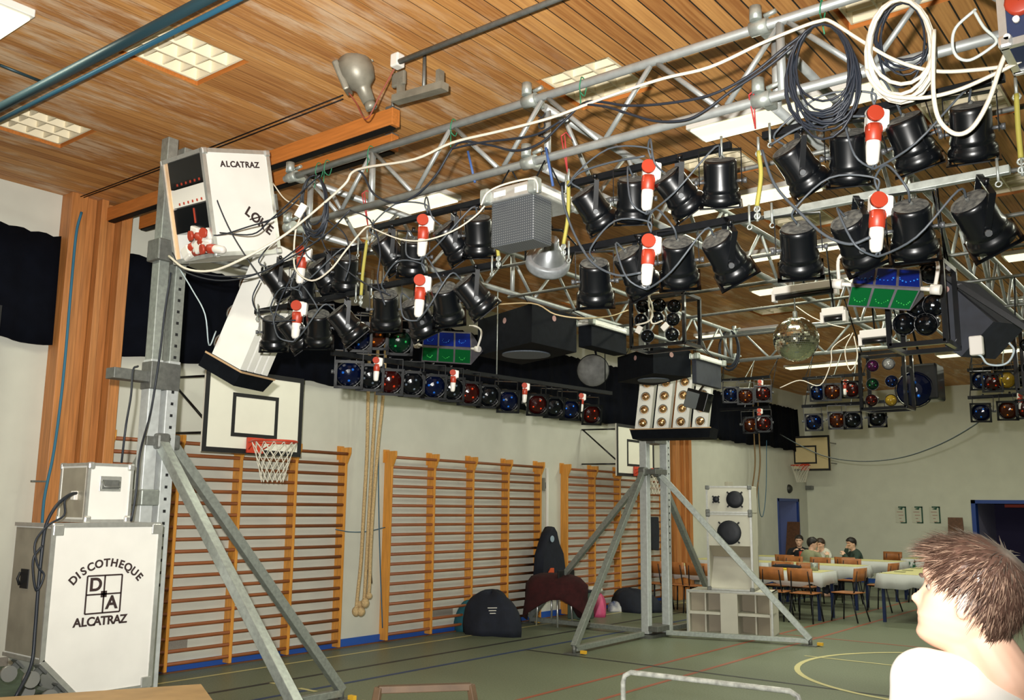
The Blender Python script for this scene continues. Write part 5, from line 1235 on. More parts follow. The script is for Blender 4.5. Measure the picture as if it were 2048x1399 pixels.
p = at(1181, 1231, z=0); t = heap('plastic_bag', 'pink plastic bag with white contents on floor by wall bars', 'bag', V((p.x+.02, p.y+.05, 0)), (.24, .20, .40), PINK, 12)
m = MB(); m.ball(V((p.x+.03, p.y+.04, .40)), .13, 10, 8, (1.3, 1, .5)); m.build('white_contents', WHITE, t)
p = at(1255, 1224, z=0); heap('sports_bag', 'dark bag on the floor left of the far mast posts', 'bag', V((p.x, p.y+.25, 0)), (.42, .28, .36), NAVY, 15, -.3)
p = at(1230, 1222, z=0); t = heap('sports_shoes', 'white and blue shoe bag in front of the dark bag', 'bag', V((p.x, p.y, 0)), (.14, .10, .16), mat('white_shoe_bag', (200, 200, 196), .6, 0, .5, 8, dark=(40, 60, 110)), 21)
p = at(1146, 1238, z=0); t = thing('stool_box', 'small green grey box beside the maroon fleece', 'box', (p.x, p.y+.2, 0)); MB().b2((p.x-.14, p.y+.05, 0), (p.x+.16, p.y+.35, .40), .01).build('body', mat('green_grey_box', (74, 92, 84), .7), t); MB().b2((p.x-.15, p.y+.04, .40), (p.x+.17, p.y+.36, .43), .006).build('lid', NAVY, t)
# clothes hanging
def hung(name, lab, pts, x, m, th=.14):
    P_ = [at(px, py, x=x) for px, py in pts]; c_ = sum(P_, V())/len(P_); t = thing(name, lab, 'jacket', P_[0]); mb = MB()
    L_ = []
    for s, k in ((-.5, .80), (-.2, 1), (.2, 1), (.5, .80)): L_.append([mb.bm.verts.new(V((p.x+s*th, c_.y+(p.y-c_.y)*k, c_.z+(p.z-c_.z)*(.9+.1*k)))) for p in P_])
    n = len(P_)
    for A, B in zip(L_, L_[1:]):
        for i in range(n): mb.bm.faces.new((A[i], A[(i+1) % n], B[(i+1) % n], B[i])).smooth = True
    mb.bm.faces.new(L_[0][::-1]); mb.bm.faces.new(L_[-1]); mb.build('cloth', m, t); return t, c_
t, c = hung('hooded_jacket', 'navy hooded jacket with orange lining hanging on the white pole', [(1099, 1052), (1106, 1062), (1112, 1085), (1122, 1105), (1128, 1145), (1124, 1158), (1116, 1160), (1112, 1148), (1096, 1150), (1084, 1143), (1080, 1155), (1070, 1152), (1073, 1110), (1082, 1085), (1090, 1065)], -8.55, NAVY, .18)
m = MB(); m.prism([at(px, py, x=-8.44) for px, py in ((1093, 1150), (1107, 1148), (1107, 1135), (1101, 1135))], (.012, 0, 0)); m.build('orange_lining', mat('orange_lining', (206, 84, 40), .8), t)
m = MB(); q = at(1104, 1077, x=-8.45); m.tube([q, q+V((.008, 0, 0))], .05, 14); m.build('chest_emblem', mat('pale_blue_print', (150, 170, 186), .8), t)
t, c = hung('hung_coat', 'dark coat hanging on wall bars between the far mast posts', [(1293, 1033), (1312, 1033), (1314, 1060), (1313, 1100), (1296, 1098), (1292, 1070)], -8.62, NAVY, .14)
# ------------------------------------------------------------------ foreground frames
t = thing('tube_barrier', 'white painted bent tube barrier standing in the foreground', 'barrier', at(1240, 1399, z=.3))
pl = at(1246, 1342, z=.80); pr = at(1600, 1384, z=.80); dr = (pr-pl).normalized()
pts = [V((pl.x, pl.y, 0)), V((pl.x, pl.y, .40))] + [pl+V((0, 0, -.06)), pl+dr*.012+V((0, 0, -.02)), pl+dr*.05] + [pl.lerp(pr, u) for u in (.3, .6)] + [pr-dr*.05, pr-dr*.012+V((0, 0, -.02)), pr+V((0, 0, -.06)), V((pr.x, pr.y, .40)), V((pr.x, pr.y, 0))]
MB().tube(pts, .0145, 12).build('bent_tube', mat('chipped_white_paint', (172, 174, 166), .45, 0, .45, 26, dark=(120, 122, 116)), t)
MB().tube([V((pl.x, pl.y, .25)), V((pr.x, pr.y, .25))], .014, 10).build('lower_rail', WHITE, t)
a, b = at(757, 1378, z=.78), at(942, 1372, z=.78); d = (b-a).normalized(); BRF = mat('brown_wood_frame', (88, 68, 48), .6, 0, .25, 12)
t = thing('wooden_trestle', 'brown wooden trestle frame at the bottom edge of picture', 'trestle', (*((a+b)/2).xy, 0)); n = V((-d.y, d.x, 0))
MB().bar(a, b, .05, .035, bev=.004).build('top_rail', BRF, t)
for p, s in ((a, -1), (b, 1)):
    for q in (-1, 1): MB().bar(p+n*q*.01+V((0, 0, .01)), V((p.x, p.y, 0))+d*s*.14+n*q*.16, .04, .022, bev=.003).build('leg', BRF, t)
MB().bar(V((a.x, a.y, .32))-d*.08, V((b.x, b.y, .32))+d*.08, .04, .02).build('lower_rail', BRF, t)
# ------------------------------------------------------------------ people
def blob(parts, voxel, smooth=3, name='body'):
    """closed overlapping pieces fused into one continuous skin. parts: ('cap', a, b, ra, rb) | ('ell', M, (rx, ry, rz)) | ('head', M, s)"""
    m = MB()
    for p in parts:
        if p[0] == 'cap':
            a, b, ra, rb = V(p[1]), V(p[2]), p[3], p[4]; d = b-a; L_ = max(d.length, 1e-4); M = frame(a, z=d if d.length > 1e-4 else (0, 0, 1))
            prof = [(max(.0005, ra*math.sin(k*PI/12)), -ra*math.cos(k*PI/12)) for k in range(0, 7)]+[(max(.0005, rb*math.cos(k*PI/12)), L_+rb*math.sin(k*PI/12)) for k in range(0, 7)]
            m.lathe(prof, M, 16)
        elif p[0] == 'ell': m.ball((0, 0, 0), 1, 18, 12, (1, 1, 1), p[1] @ Mx.Diagonal((*p[2], 1)))
        elif p[0] == 'head': head_shape(m, p[1], p[2])
    bmesh.ops.recalc_face_normals(m.bm, faces=m.bm.faces)
    me = bpy.data.meshes.new(name); m.bm.to_mesh(me); m.bm.free()
    o = bpy.data.objects.new('tmp', me); COL.objects.link(o)
    r_ = o.modifiers.new('r', 'REMESH'); r_.mode = 'VOXEL'; r_.voxel_size = voxel; r_.use_smooth_shade = True
    s_ = o.modifiers.new('s', 'SMOOTH'); s_.iterations = smooth; s_.factor = .5
    out = bpy.data.meshes.new_from_object(o.evaluated_get(bpy.context.evaluated_depsgraph_get()))
    bpy.data.objects.remove(o)
    for f in out.polygons: f.use_smooth = True
    return out
def put(me, name, mats, parent):
    me.materials.clear()
    for x in (mats if isinstance(mats, (list, tuple)) else [mats]): me.materials.append(x)
    if parent is not None: me.transform(wm(parent).inverted())
    o = bpy.data.objects.new(name, me); COL.objects.link(o)
    if parent is not None: o.parent = parent
    return o
def interp(tab, z):
    if z <= tab[0][0]: return tab[0][1]
    for (z0, v0), (z1, v1) in zip(tab, tab[1:]):
        if z <= z1: u = (z-z0)/(z1-z0); u = u*u*(3-2*u)*.5+u*.5; return v0+(v1-v0)*u
    return tab[-1][1]
FRONT_ = [(-.122, .050), (-.112, .078), (-.10, .088), (-.088, .086), (-.080, .083), (-.072, .090), (-.066, .087), (-.060, .092), (-.050, .087), (-.03, .085), (.0, .082), (.010, .084), (.022, .093), (.04, .094), (.06, .089), (.08, .074), (.10, .045), (.112, .016), (.116, .002)]
BACK_ = [(-.122, .010), (-.10, .03), (-.07, .066), (-.04, .086), (0, .099), (.03, .103), (.06, .095), (.08, .080), (.10, .052), (.112, .02), (.116, .002)]
WID_ = [(-.122, .018), (-.112, .032), (-.10, .043), (-.08, .056), (-.05, .066), (-.02, .072), (.01, .075), (.04, .077), (.06, .073), (.08, .062), (.10, .041), (.112, .016), (.116, .002)]
NOSE_ = [(-.053, 0), (-.046, .010), (-.040, .021), (-.034, .026), (-.025, .021), (-.01, .012), (.008, .005), (.018, 0)]
def head_pt(z, th):
    c, s = math.cos(th), math.sin(th); w_ = interp(WID_, z)
    y = w_*math.copysign(abs(s)**.92, s)
    x = interp(FRONT_, z)*abs(c)**.85 if c > 0 else -interp(BACK_, z)*abs(c)**.95
    if c > 0:
        x += interp(NOSE_, z)*math.exp(-(y/(.011+.006*max(0, (-.02-z)/.03)))**2)
        x -= .009*math.exp(-((abs(y)-.032)/.015)**2-((z-.002)/.011)**2)
        x -= .004*math.exp(-(y/.02)**2-((z+.0665)/.004)**2)
    return V((x, y, z))
def head_shape(m, M, s):
    zs = [-.1215+.2372*k/46 for k in range(47)]; n = 44; rings = []
    for z in zs: rings.append([m.bm.verts.new(M @ (head_pt(z, 2*PI*k/n)*s)) for k in range(n)])
    for A, B in zip(rings, rings[1:]):
        for k in range(n): m.bm.faces.new((A[k], A[(k+1) % n], B[(k+1) % n], B[k])).smooth = True
    m.bm.faces.new(rings[0][::-1]); m.bm.faces.new(rings[-1])
    for sd in (-1, 1):                            # ears
        E_ = M @ Mx.Scale(s, 4) @ Mx.Translation((-.012, sd*.076, -.012)) @ Mx.Rotation(sd*R(18), 4, 'Z') @ Mx.Rotation(R(-12), 4, 'Y')
        m.ball((0, 0, 0), 1, 12, 8, (1, 1, 1), E_ @ Mx.Diagonal((.018, .008, .030, 1)))
def hand_parts(w, d, up, sz=1.0, curl=.5):
    """palm, four fingers, thumb from the wrist w along d; up = back of the hand"""
    d = V(d).normalized(); up = V(up); up = (up-d*up.dot(d)).normalized(); sd = d.cross(up); P_ = []
    M = frame(w+d*.045*sz, x=d, z=up); P_.append(('ell', M, (.052*sz, .040*sz, .017*sz)))
    for k, (o_, l) in enumerate(((-.030, .066), (-.010, .076), (.010, .072), (.028, .056))):
        a = w+d*.082*sz+sd*o_*sz; b = a+(d*math.cos(curl*.6)-up*math.sin(curl*.6))*l*.5*sz; c = b+(d*math.cos(curl*1.5)-up*math.sin(curl*1.5))*l*.5*sz
        P_ += [('cap', a, b, .0095*sz, .0088*sz), ('cap', b, c, .0088*sz, .0075*sz)]
    a = w+d*.025*sz-sd*.032*sz; b = a+(d*.7-sd*.7-up*.2)*.04*sz; c = b+(d*.95-sd*.2-up*.3)*.03*sz
    P_ += [('cap', a, b, .012*sz, .010*sz), ('cap', b, c, .010*sz, .0085*sz)]
    return P_
SKIN = mat('skin', (228, 184, 158), .55, 0, .06, 14)
def hair_cap(t, M, s, m, front=.058, side=.012, back=-.075, th=.012, strands=0, ln=.045, seed=1, m2=None, floppy=0):
    """hair: a close cap over the scalp with many fine locks combed from the crown"""
    mb = MB(); n = 40; rings = []
    def line_z(a):                               # hairline height around the head (a = 0 in front)
        a = abs(math.atan2(math.sin(a), math.cos(a)))
        if a < .75: return front
        if a < 1.5: return front+(side-front)*((a-.75)/.75)
        if a < 2.1: return side+(back*.4-side)*((a-1.5)/.6)
        return back*.4+(back-back*.4)*min(1, (a-2.1)/.5)
    for i in range(13):
        u = i/12; row = []
        for k in range(n):
            a = 2*PI*k/n; z = line_z(a)+(.1155-line_z(a))*u; p = head_pt(z, a); nrm = V((p.x, p.y, p.z+.01)).normalized()
            row.append(mb.bm.verts.new(M @ ((p+nrm*th*(0.15 if i == 0 else 1)*min(1, .4+u*2))*s)))
        rings.append(row)
    for A, B in zip(rings, rings[1:]):
        for k in range(n): mb.bm.faces.new((A[k], A[(k+1) % n], B[(k+1) % n], B[k])).smooth = True
    mb.bm.faces.new(rings[-1]); hr = mb.build('hair', m, t)
    if strands:
        r_ = random.Random(seed); mb = MB(); whorl = V((-.055, .01, .10))
        for q in range(strands):
            a = r_.uniform(0, 2*PI); lz = line_z(a); u = r_.random()**.8; z = lz+.004+(.112-lz)*u; p = head_pt(z, a); nrm = V((p.x, p.y, p.z+.005)).normalized()
            p = p+nrm*th*.75; fl = p-whorl; fl = fl-nrm*fl.dot(nrm)
            if fl.length < 1e-4: continue
            fl.normalize(); fl = (fl+V((0, 0, -.25))+V([r_.gauss(0, .22) for _ in range(3)])).normalized()
            L_ = ln*r_.uniform(.6, 1.15)*(.55 if z < -.02 else 1); lift = r_.uniform(.18, .5) if p.x > .02 and z > .04 else r_.uniform(.02, .16)
            if p.x > .045 and z > .05: fl = (fl+V((.8, 0, .15))*floppy).normalized()
            wv = fl.cross(nrm).normalized()*r_.uniform(.0012, .0026); pts = []
            for j in range(4):
                v = j/3; c_ = p+(fl*v+nrm*(lift*v-.35*lift*v*v))*L_; wj = wv*(1-.92*v)
                pts.append((mb.bm.verts.new(M @ ((c_-wj)*s)), mb.bm.verts.new(M @ ((c_+wj)*s))))
            mi = r_.random() < .28
            for A, B in zip(pts, pts[1:]):
                f = mb.bm.faces.new((A[0], A[1], B[1], B[0])); f.material_index = int(mi)
        o = mb.build('hair_locks', [m, m2 or m], hr, fix=False); o['kind'] = 'stuff'
    return hr
def eyes(t, M, s):
    for sd in (-1, 1):
        e = MB(); e.ball(M @ (V((.066, sd*.032, .002))*s), .0096*s, 12, 8); o = e.build('eye', mat('eye_white', (150, 138, 128), .4), t)
        e = MB(); e.ball(M @ (V((.0728, sd*.033, .002))*s), .0045*s, 10, 6); e.build('iris', mat('dark_iris', (40, 32, 28), .2), o)
        e = MB(); e.tube([M @ (V((.094-.018*abs(k-1.5)/3*1.2, sd*(.016+.012*k), .021+.002*math.sin(k)))*s) for k in range(4)], .0032*s, 6); e.build('eyebrow', mat('brow_hair', (70, 50, 40), .8), t)
# --- the boy in the foreground, seen from behind his left side, looking up and away
hc = at(1936, 1192, d=1.95)
hf = V((FW.x, FW.y, 0)).normalized(); hr_ = V((RT.x, RT.y, 0)).normalized()
face = (-hr_*.80+hf*.58+V((0, 0, .23))).normalized()
Mh = frame(hc, x=face, z=V((0, 0, 1))+face*0)
fx = face; zz = (V((0, 0, 1))-fx*fx.z).normalized(); yy = zz.cross(fx)
Mh = Mx(((fx.x, yy.x, zz.x, hc.x), (fx.y, yy.y, zz.y, hc.y), (fx.z, yy.z, zz.z, hc.z), (0, 0, 0, 1)))
tf = (hf*.93-hr_*.36).normalized(); tl_ = V((-tf.y, tf.x, 0))     # torso forward and its left
sh_ = at(1850, 1362, d=1.93)                                       # left shoulder
base = V((hc.x, hc.y, 0))-tf*.0+tl_*-.015
def tp(f, l, z): return base+tf*f+tl_*l+V((0, 0, z))
shL = sh_; shR = tp(-.03, -.21, sh_.z-.03); zs_ = sh_.z
nk = tp(-.05, -.02, zs_+.015)
pel = tp(-.02, 0, .90)
arms = []
for S_, sg in ((shL, 1), (shR, -1)):
    el = S_+tl_*sg*.07-tf*.03+V((0, 0, -.29)); wr = el+tf*.10+tl_*sg*-.01+V((0, 0, -.24)); arms.append((S_, el, wr, sg))
B_ = [('head', Mh, 1.0), ('cap', nk, Mh @ V((-.022, 0, -.06)), .058, .052), ('cap', nk+V((0, 0, -.05)), Mh @ V((-.005, 0, -.085)), .056, .046)]
torso = [('ell', frame(tp(-.02, 0, zs_-.155), x=tf, z=(0, 0, 1)), (.11, .16, .175)), ('ell', frame(tp(-.02, 0, 1.08), x=tf, z=(0, 0, 1)), (.10, .145, .22)), ('ell', frame(pel, x=tf, z=(0, 0, 1)), (.115, .165, .15)),
         ('cap', nk+V((0, 0, -.035)), shL+V((0, 0, .0)), .046, .056), ('cap', nk+V((0, 0, -.035)), shR, .046, .056), ('cap', tp(-.05, .1, zs_-.10), tp(-.05, -.1, zs_-.10), .075, .075)]
B_ += torso
legs = []
for sg in (1, -1):
    hip, kn, an = tp(-.02, sg*.09, .86), tp(.02, sg*.10, .47), tp(-.02, sg*.11, .09); legs += [('cap', hip, kn, .085, .058), ('cap', kn, an, .056, .040)]
    B_ += [('cap', an+V((0, 0, -.045)), an+tf*.16+V((0, 0, -.055)), .042, .030)]
B_ += legs
for S_, el, wr, sg in arms:
    B_ += [('cap', S_, el, .050, .040), ('cap', el, wr, .038, .026)]; B_ += hand_parts(wr, (wr-el), tl_*sg, 1.0, .55)
boy = thing('person', 'person in white t-shirt with short brown hair, close by at right, looking up left', 'person', base)
put(blob(B_, .0048, 4), 'body', SKIN, boy)
eyes(boy, Mh, 1.0)
TEE = mat('white_tshirt', (232, 230, 222), .85, 0, .03, 6)
def grow(p, g): return ('cap', p[1], p[2], p[3]+g, p[4]+g) if p[0] == 'cap' else ('ell', p[1], tuple(v+g for v in p[2]))
sleeve = [('cap', S_, S_.lerp(el, .62), .068, .070) for S_, el, wr, sg in arms]
put(blob([grow(p, .012) for p in torso[:3]+[('cap', nk.lerp(shL, .55)+V((0, 0, -.01)), shL, .050, .058), ('cap', nk.lerp(shR, .5)+V((0, 0, -.01)), shR, .050, .058), torso[5]]]+sleeve, .010, 6), 'tshirt', TEE, boy)
put(blob([grow(p, .018) for p in legs]+[grow(torso[2], .014)], .014, 4), 'trousers', mat('blue_jeans', (50, 66, 100), .85, 0, .2, 20), boy)
for sg in (1, -1): put(blob([('cap', tp(-.05, sg*.11, .045), tp(.16, sg*.12, .04), .052, .045)], .012, 3), 'shoe', mat('grey_trainer', (130, 130, 128), .6), boy)
HB = mat('brown_hair', (84, 62, 52), .42, 0, .35, 60, spec=.6); HB2 = mat('light_brown_hair', (150, 124, 106), .4, 0, .3, 60, spec=.6)
hair_cap(boy, Mh, 1.0, HB, front=.062, side=.018, back=-.092, th=.016, strands=6500, ln=.044, seed=3, m2=HB2, floppy=.75)
# --- seated diners
def sitter(label, x, y, hz, yaw, shirt, trou, hairm, lh, rh, turn=0, lean=.0, tilt=-.12, seat=.45, sleeves=1.0, hcap=None):
    """yaw: heading of the body (0 = +y); hz: height of the head's middle; lh, rh: where the hands are (forward, left, z)"""
    f = V((math.sin(yaw), math.cos(yaw), 0)); l = V((-f.y, f.x, 0)); b0 = V((x, y, 0))
    def q(a, c, z): return b0+f*a+l*c+V((0, 0, z))
    t = thing('person', label, 'person', b0, 'diners at the tables')
    zsh = hz-.22; hx = lean
    ff = (f*math.cos(turn)+l*math.sin(turn)+V((0, 0, tilt))).normalized(); zz = (V((0, 0, 1))-ff*ff.z).normalized(); yy = zz.cross(ff); c = q(hx+.05, 0, hz)
    M = Mx(((ff.x, yy.x, zz.x, c.x), (ff.y, yy.y, zz.y, c.y), (ff.z, yy.z, zz.z, c.z), (0, 0, 0, 1)))
    nk = q(hx, 0, zsh+.03); P_ = [('head', M, 1.0), ('cap', nk, M @ V((-.01, 0, -.07)), .056, .052)]
    tor = [('ell', frame(q(hx*.8, 0, zsh-.13), x=f, z=(0, 0, 1)), (.125, .185, .21)), ('ell', frame(q(hx*.4, 0, .72), x=f, z=(0, 0, 1)), (.12, .16, .2)), ('ell', frame(q(0, 0, seat+.12), x=f, z=(0, 0, 1)), (.15, .18, .13)), ('cap', q(hx, .17, zsh-.015), q(hx, -.17, zsh-.015), .062, .062), ('cap', nk, q(hx, .1, zsh), .05, .06), ('cap', nk, q(hx, -.1, zsh), .05, .06)]
    arm = []; hands = []
    for sg, hd in ((1, lh), (-1, rh)):
        S_ = q(hx, sg*.19, zsh-.02); W_ = q(*hd); d = W_-S_; L_ = min(d.length, .53); W_ = S_+d.normalized()*L_; mid = (S_+W_)/2; h = math.sqrt(max(0, .28**2-(L_/2)**2)); dd = (V((0, 0, -1))*.85+l*sg*.5); dd = (dd-d.normalized()*dd.dot(d.normalized())).normalized(); el = mid+dd*h
        arm += [('cap', S_, el, .052, .042), ('cap', el, W_, .040, .028)]; hands += hand_parts(W_, (W_-el).normalized(), V((0, 0, 1))+l*sg*.6, 1.0, .8)
    leg = []
    for sg in (1, -1): leg += [('cap', q(0, sg*.10, seat+.09), q(.42, sg*.12, seat+.07), .085, .062), ('cap', q(.42, sg*.12, seat+.07), q(.40, sg*.12, .10), .060, .045)]
    P_ += tor+arm+hands+leg+[('cap', q(.38, s*.12, .045), q(.56, s*.13, .04), .042, .034) for s in (1, -1)]
    put(blob(P_, .0085, 3), 'body', SKIN, t)
    sl = [grow(a, .012) for a in arm] if sleeves >= 1 else [('cap', a[1], V(a[1]).lerp(V(a[2]), sleeves), a[3]+.012, a[4]+.012) for a in arm[::2]]
    put(blob([grow(p, .012) for p in tor[:6]]+sl, .014, 4), 'shirt', shirt, t)
    put(blob([grow(p, .014) for p in leg]+[grow(tor[2], .010)], .016, 3), 'trousers', trou, t)
    eyes(t, M, 1.0); hair_cap(t, M, 1.02, hairm, front=.055, side=.0, back=-.085, th=.014, **(hcap or {}))
    return t
DKH = mat('dark_hair', (34, 28, 26), .5, 0, .3, 40); JEAN = mat('dark_trousers', (34, 38, 52), .9, 0, .2, 20)
def hz_at(px, py, y): q = at(px, py, y=y); return q.x, q.z
ys_ = yc0+1.02
x, z = hz_at(1652, 1087, ys_); sitter('person in white shirt seated at third row table, hand raised to mouth', x, ys_, z, PI+.5, mat('white_shirt', (208, 208, 196), .85), JEAN, mat('short_brown_hair', (62, 48, 38), .5, 0, .3, 40), (.34, .12, .80), (.24, .02, z-.14), .25, .10, -.3, sleeves=.75)
xm = x
x, z = hz_at(1713, 1086, ys_); sitter('person in dark green jumper at table, chin on hand, looking left', x, ys_, z, PI+.9, mat('dark_green_jumper', (48, 66, 58), .9, 0, .15, 20), JEAN, DKH, (.30, .14, .80), (.22, .03, z-.12), .25, .06, -.2)
x, z = hz_at(1609, 1086, yc0-.25); sitter('person in grey green shirt at third row table, back to the camera', x, yc0-.25, z, .45, mat('grey_green_shirt', (140, 142, 112), .9, 0, .1, 12), JEAN, DKH, (.34, .14, .80), (.36, -.24, .80), -.5, .16, -.2)
x, z = hz_at(1598, 1080, ys_+.55); sitter('person in black top partly hidden behind the grey green shirt', x, ys_+.55, z, PI-.4, mat('black_top', (18, 19, 24), .9), JEAN, DKH, (.32, .12, .80), (.34, -.14, .80), -.2, .05, -.15)
q = V((xm-.28, yc0+.3, .745)); t = thing('drink_can', 'red drink can before the man in white shirt', 'can', q); MB().lathe([(.028, 0), (.033, .01), (.033, .11), (.026, .12)], Mx.Translation(q), 16, cap=(True, True)).build('body', mat('red_can', (190, 70, 50), .35, .3), t)
# ------------------------------------------------------------------ cables, coils and ties
def cable(pts, r, m, lab, y=3.92, n=5, cat='cable', name='cable', grp=None, sides=6):
    P_ = [at(p[0], p[1], y=(p[2] if len(p) > 2 else y)) for p in pts]
    o = MB().tube(spline(P_, n), r, sides).build(name, m); return tag(o, lab, cat, grp)
def coil(cx, cy, rx, ry, turns, r, m, lab, y, seed, wob=.12):
    r_ = random.Random(seed); pts = []; n = 20
    ax = [(r_.uniform(-wob, wob), r_.uniform(-wob, wob), r_.uniform(-.05, .05)) for _ in range(turns+2)]
    for i in range(turns*n+1):
        k = i//n; u = (i % n)/n; a = 2*PI*u-PI/2
        A, B = ax[k], ax[k+1]; w_ = [A[j]+(B[j]-A[j])*u for j in range(3)]
        pin = .5-.5*math.sin(a)                  # held together at the top where it hangs
        pts.append(at(cx+rx*(1+w_[0]*(1-pin*.8))*math.cos(a)*(1-.1*pin), cy-ry+ry*(1+w_[1]*.8)*(1+math.sin(a)), y=y+w_[2]*.9))
    o = MB().tube(pts, r, 6).build('cable_coil', m); return tag(o, lab, 'cable coil', 'cable coils on the front truss')
coil(1645, 142, 66, 94, 12, .0054, CABLE, 'dark blue grey cable coil hanging from front truss by right coupler', 3.90, 2, .36)
coil(1802, 95, 68, 96, 6, .0085, CABLEW, 'off white cable coil hanging at the top right', 3.86, 5, .2)
coil(1806, 86, 52, 80, 6, .0050, CABLE, 'dark cable coil hanging behind the off white coil', 3.96, 9, .4)
coil(628, 412, 26, 62, 9, .0060, CABLE, 'dark tangled hank of cable by the amplifier rack', 3.90, 4, .30)
coil(1458, 700, 20, 40, 5, .010, CABLE, 'dark hank of cable on the rear truss left of mirror ball', 11.15, 14, .25)
cable([(338, 512, 3.5), (372, 537, 3.45), (424, 541, 3.5), (482, 519, 3.55), (560, 476, 3.7), (622, 428, 3.85), (688, 370, 3.9), (704, 345), (735, 334), (830, 318), (905, 285), (1000, 262), (1100, 236), (1180, 206), (1250, 181), (1330, 156), (1420, 134), (1520, 88), (1600, 55), (1640, 42), (1662, 43), (1720, 80), (1790, 120), (1868, 142), (1960, 139), (2070, 124)], .0085, CABLEW, 'long off white cable strung from the amplifier rack along front truss')
cable([(1732, 140), (1745, 165), (1775, 190), (1840, 196), (1910, 182), (1985, 150), (2060, 112)], .0085, CABLEW, 'off white cable running right from beneath the off white coil', 3.84)
cable([(1868, 60), (1866, 140), (1869, 205), (1882, 245), (1912, 268), (1945, 255), (1978, 200), (2008, 115), (2050, 40)], .0095, CABLEW, 'off white cable in a deep drooping loop at top right', 3.80)
cable([(1952, 18), (1912, 55), (1905, 90), (1915, 114), (1940, 120), (1978, 98), (1993, 80), (1968, 55), (1948, 22)], .0065, mat('pale_grey_cable', (176, 184, 180), .5), 'pale grey cable loop beside the top right rack', 3.80)
cable([(700, 338), (724, 346), (748, 388), (790, 405), (832, 390), (872, 350), (905, 296), (930, 283), (980, 290), (1032, 301), (1082, 285), (1130, 240), (1168, 206), (1205, 204), (1255, 211), (1330, 207), (1420, 190), (1500, 150), (1570, 95), (1625, 55)], .0070, CABLE, 'dark cable strung through the front truss, upper of two', 3.93)
cable([(1165, 207), (1215, 214), (1260, 228), (1312, 242), (1370, 240), (1412, 220), (1462, 182), (1540, 130), (1622, 60)], .0070, CABLE, 'dark cable sagging in the front truss, lower of two', 3.92)
cable([(905, 297), (960, 285), (1020, 278), (1075, 268), (1128, 238)], .0065, CABLE, 'dark cable tied below the first green tie', 3.91)
cable([(602, 432), (592, 458), (588, 500), (592, 540), (624, 561), (660, 540), (692, 500), (728, 458), (742, 452)], .0062, CABLEW, 'off white cable looping round the leftmost upper plug', 3.88)
cable([(742, 455), (800, 478), (850, 480), (905, 462), (950, 432), (975, 405)], .0050, CABLEW, 'thin off white cable from yellow sling to the mesh box', 3.90)
cable([(545, 365), (570, 398), (600, 412)], .0045, CABLEW, 'thin off white wire from amplifier rack to the white connector', 3.85)
q = at(602, 421, y=3.86); tag(MB().box(q, (.05, .03, .10), frame(q, z=UP*.85+RT*.5, x=RT).to_3x3(), .006).build('cable_connector', PWHITE), 'white cable connector hanging beside the dark hank', 'connector')
cable([(962, 410), (975, 385), (1010, 368), (1062, 357), (1074, 366), (1075, 385)], .0055, CABLEW, 'off white cable lying over the mesh box lid', 3.80)
cable([(955, 612, 6.1), (1062, 606, 6.1), (1110, 628, 6.1), (1165, 636, 6.3), (1220, 632, 6.6), (1256, 620, 7)], .006, mat('tan_string', (190, 170, 130), .7), 'tan string sagging over the nearest black speaker box')
r_ = random.Random(31)
for k, (pp, lab) in enumerate([
    ([(352, 362), (345, 390), (365, 430), (420, 470), (500, 452), (560, 430), (600, 395)], 'dark cable crossing the amplifier rack face, uppermost'),
    ([(432, 345), (428, 380), (455, 450), (490, 510), (525, 560)], 'dark cable falling from the rack latch down to the lamps'),
    ([(440, 465), (505, 468), (540, 440), (590, 395), (640, 350)], 'dark cable rising from rack face to the truss'),
    ([(345, 505), (365, 540), (430, 560), (500, 552), (580, 515), (650, 470), (700, 420)], 'dark cable hanging under the rack to the first lamps'),
    ([(370, 540), (440, 552), (520, 545), (590, 500), (620, 470)], 'dark cable under the rack, shorter one'),
    ([(620, 470), (600, 520), (560, 600), (545, 650)], 'dark cable dropping from the hank to the lowest lamps'),
    ([(640, 470), (660, 510), (720, 560), (780, 590)], 'dark cable from the hank toward the yellow sling'),
    ([(655, 440), (690, 470), (700, 520), (690, 560)], 'dark cable loop right of the hank'),
    ([(700, 420), (740, 440), (760, 500), (755, 560), (770, 610)], 'dark cable falling by the left yellow green sling'),
    ([(520, 560), (505, 600), (530, 640), (590, 640)], 'dark cable before the white lamp strips')]):
    cable(pp, .0052, CABLE, lab, 3.72 if k < 5 else 3.90)
cable([(358, 535, 3.9), (385, 580, 3.9), (410, 628, 3.9), (418, 690, 4.0), (432, 662, 4.1)], .005, mat('pale_cord', (170, 184, 190)), 'pale cord from under the rack to the tilted lamp strips')
cable([(1124, 372), (1128, 410), (1150, 470), (1185, 525), (1235, 550), (1282, 545)], .0065, CABLEG, 'grey cable drooping from upper middle bar to lower plug')
cable([(1524, 300), (1550, 370), (1600, 425), (1650, 470), (1700, 488), (1740, 474)], .0070, CABLEG, 'grey cable drooping from upper right bar to lower plug', 3.9)
cable([(1135, 372), (1160, 345), (1220, 325), (1290, 312)], .006, CABLEG, 'grey cable along the upper middle bar to its plug', 3.95)
cable([(1540, 290), (1600, 255), (1680, 235), (1730, 232)], .006, CABLEG, 'grey cable along the upper right bar to its plug', 3.95)
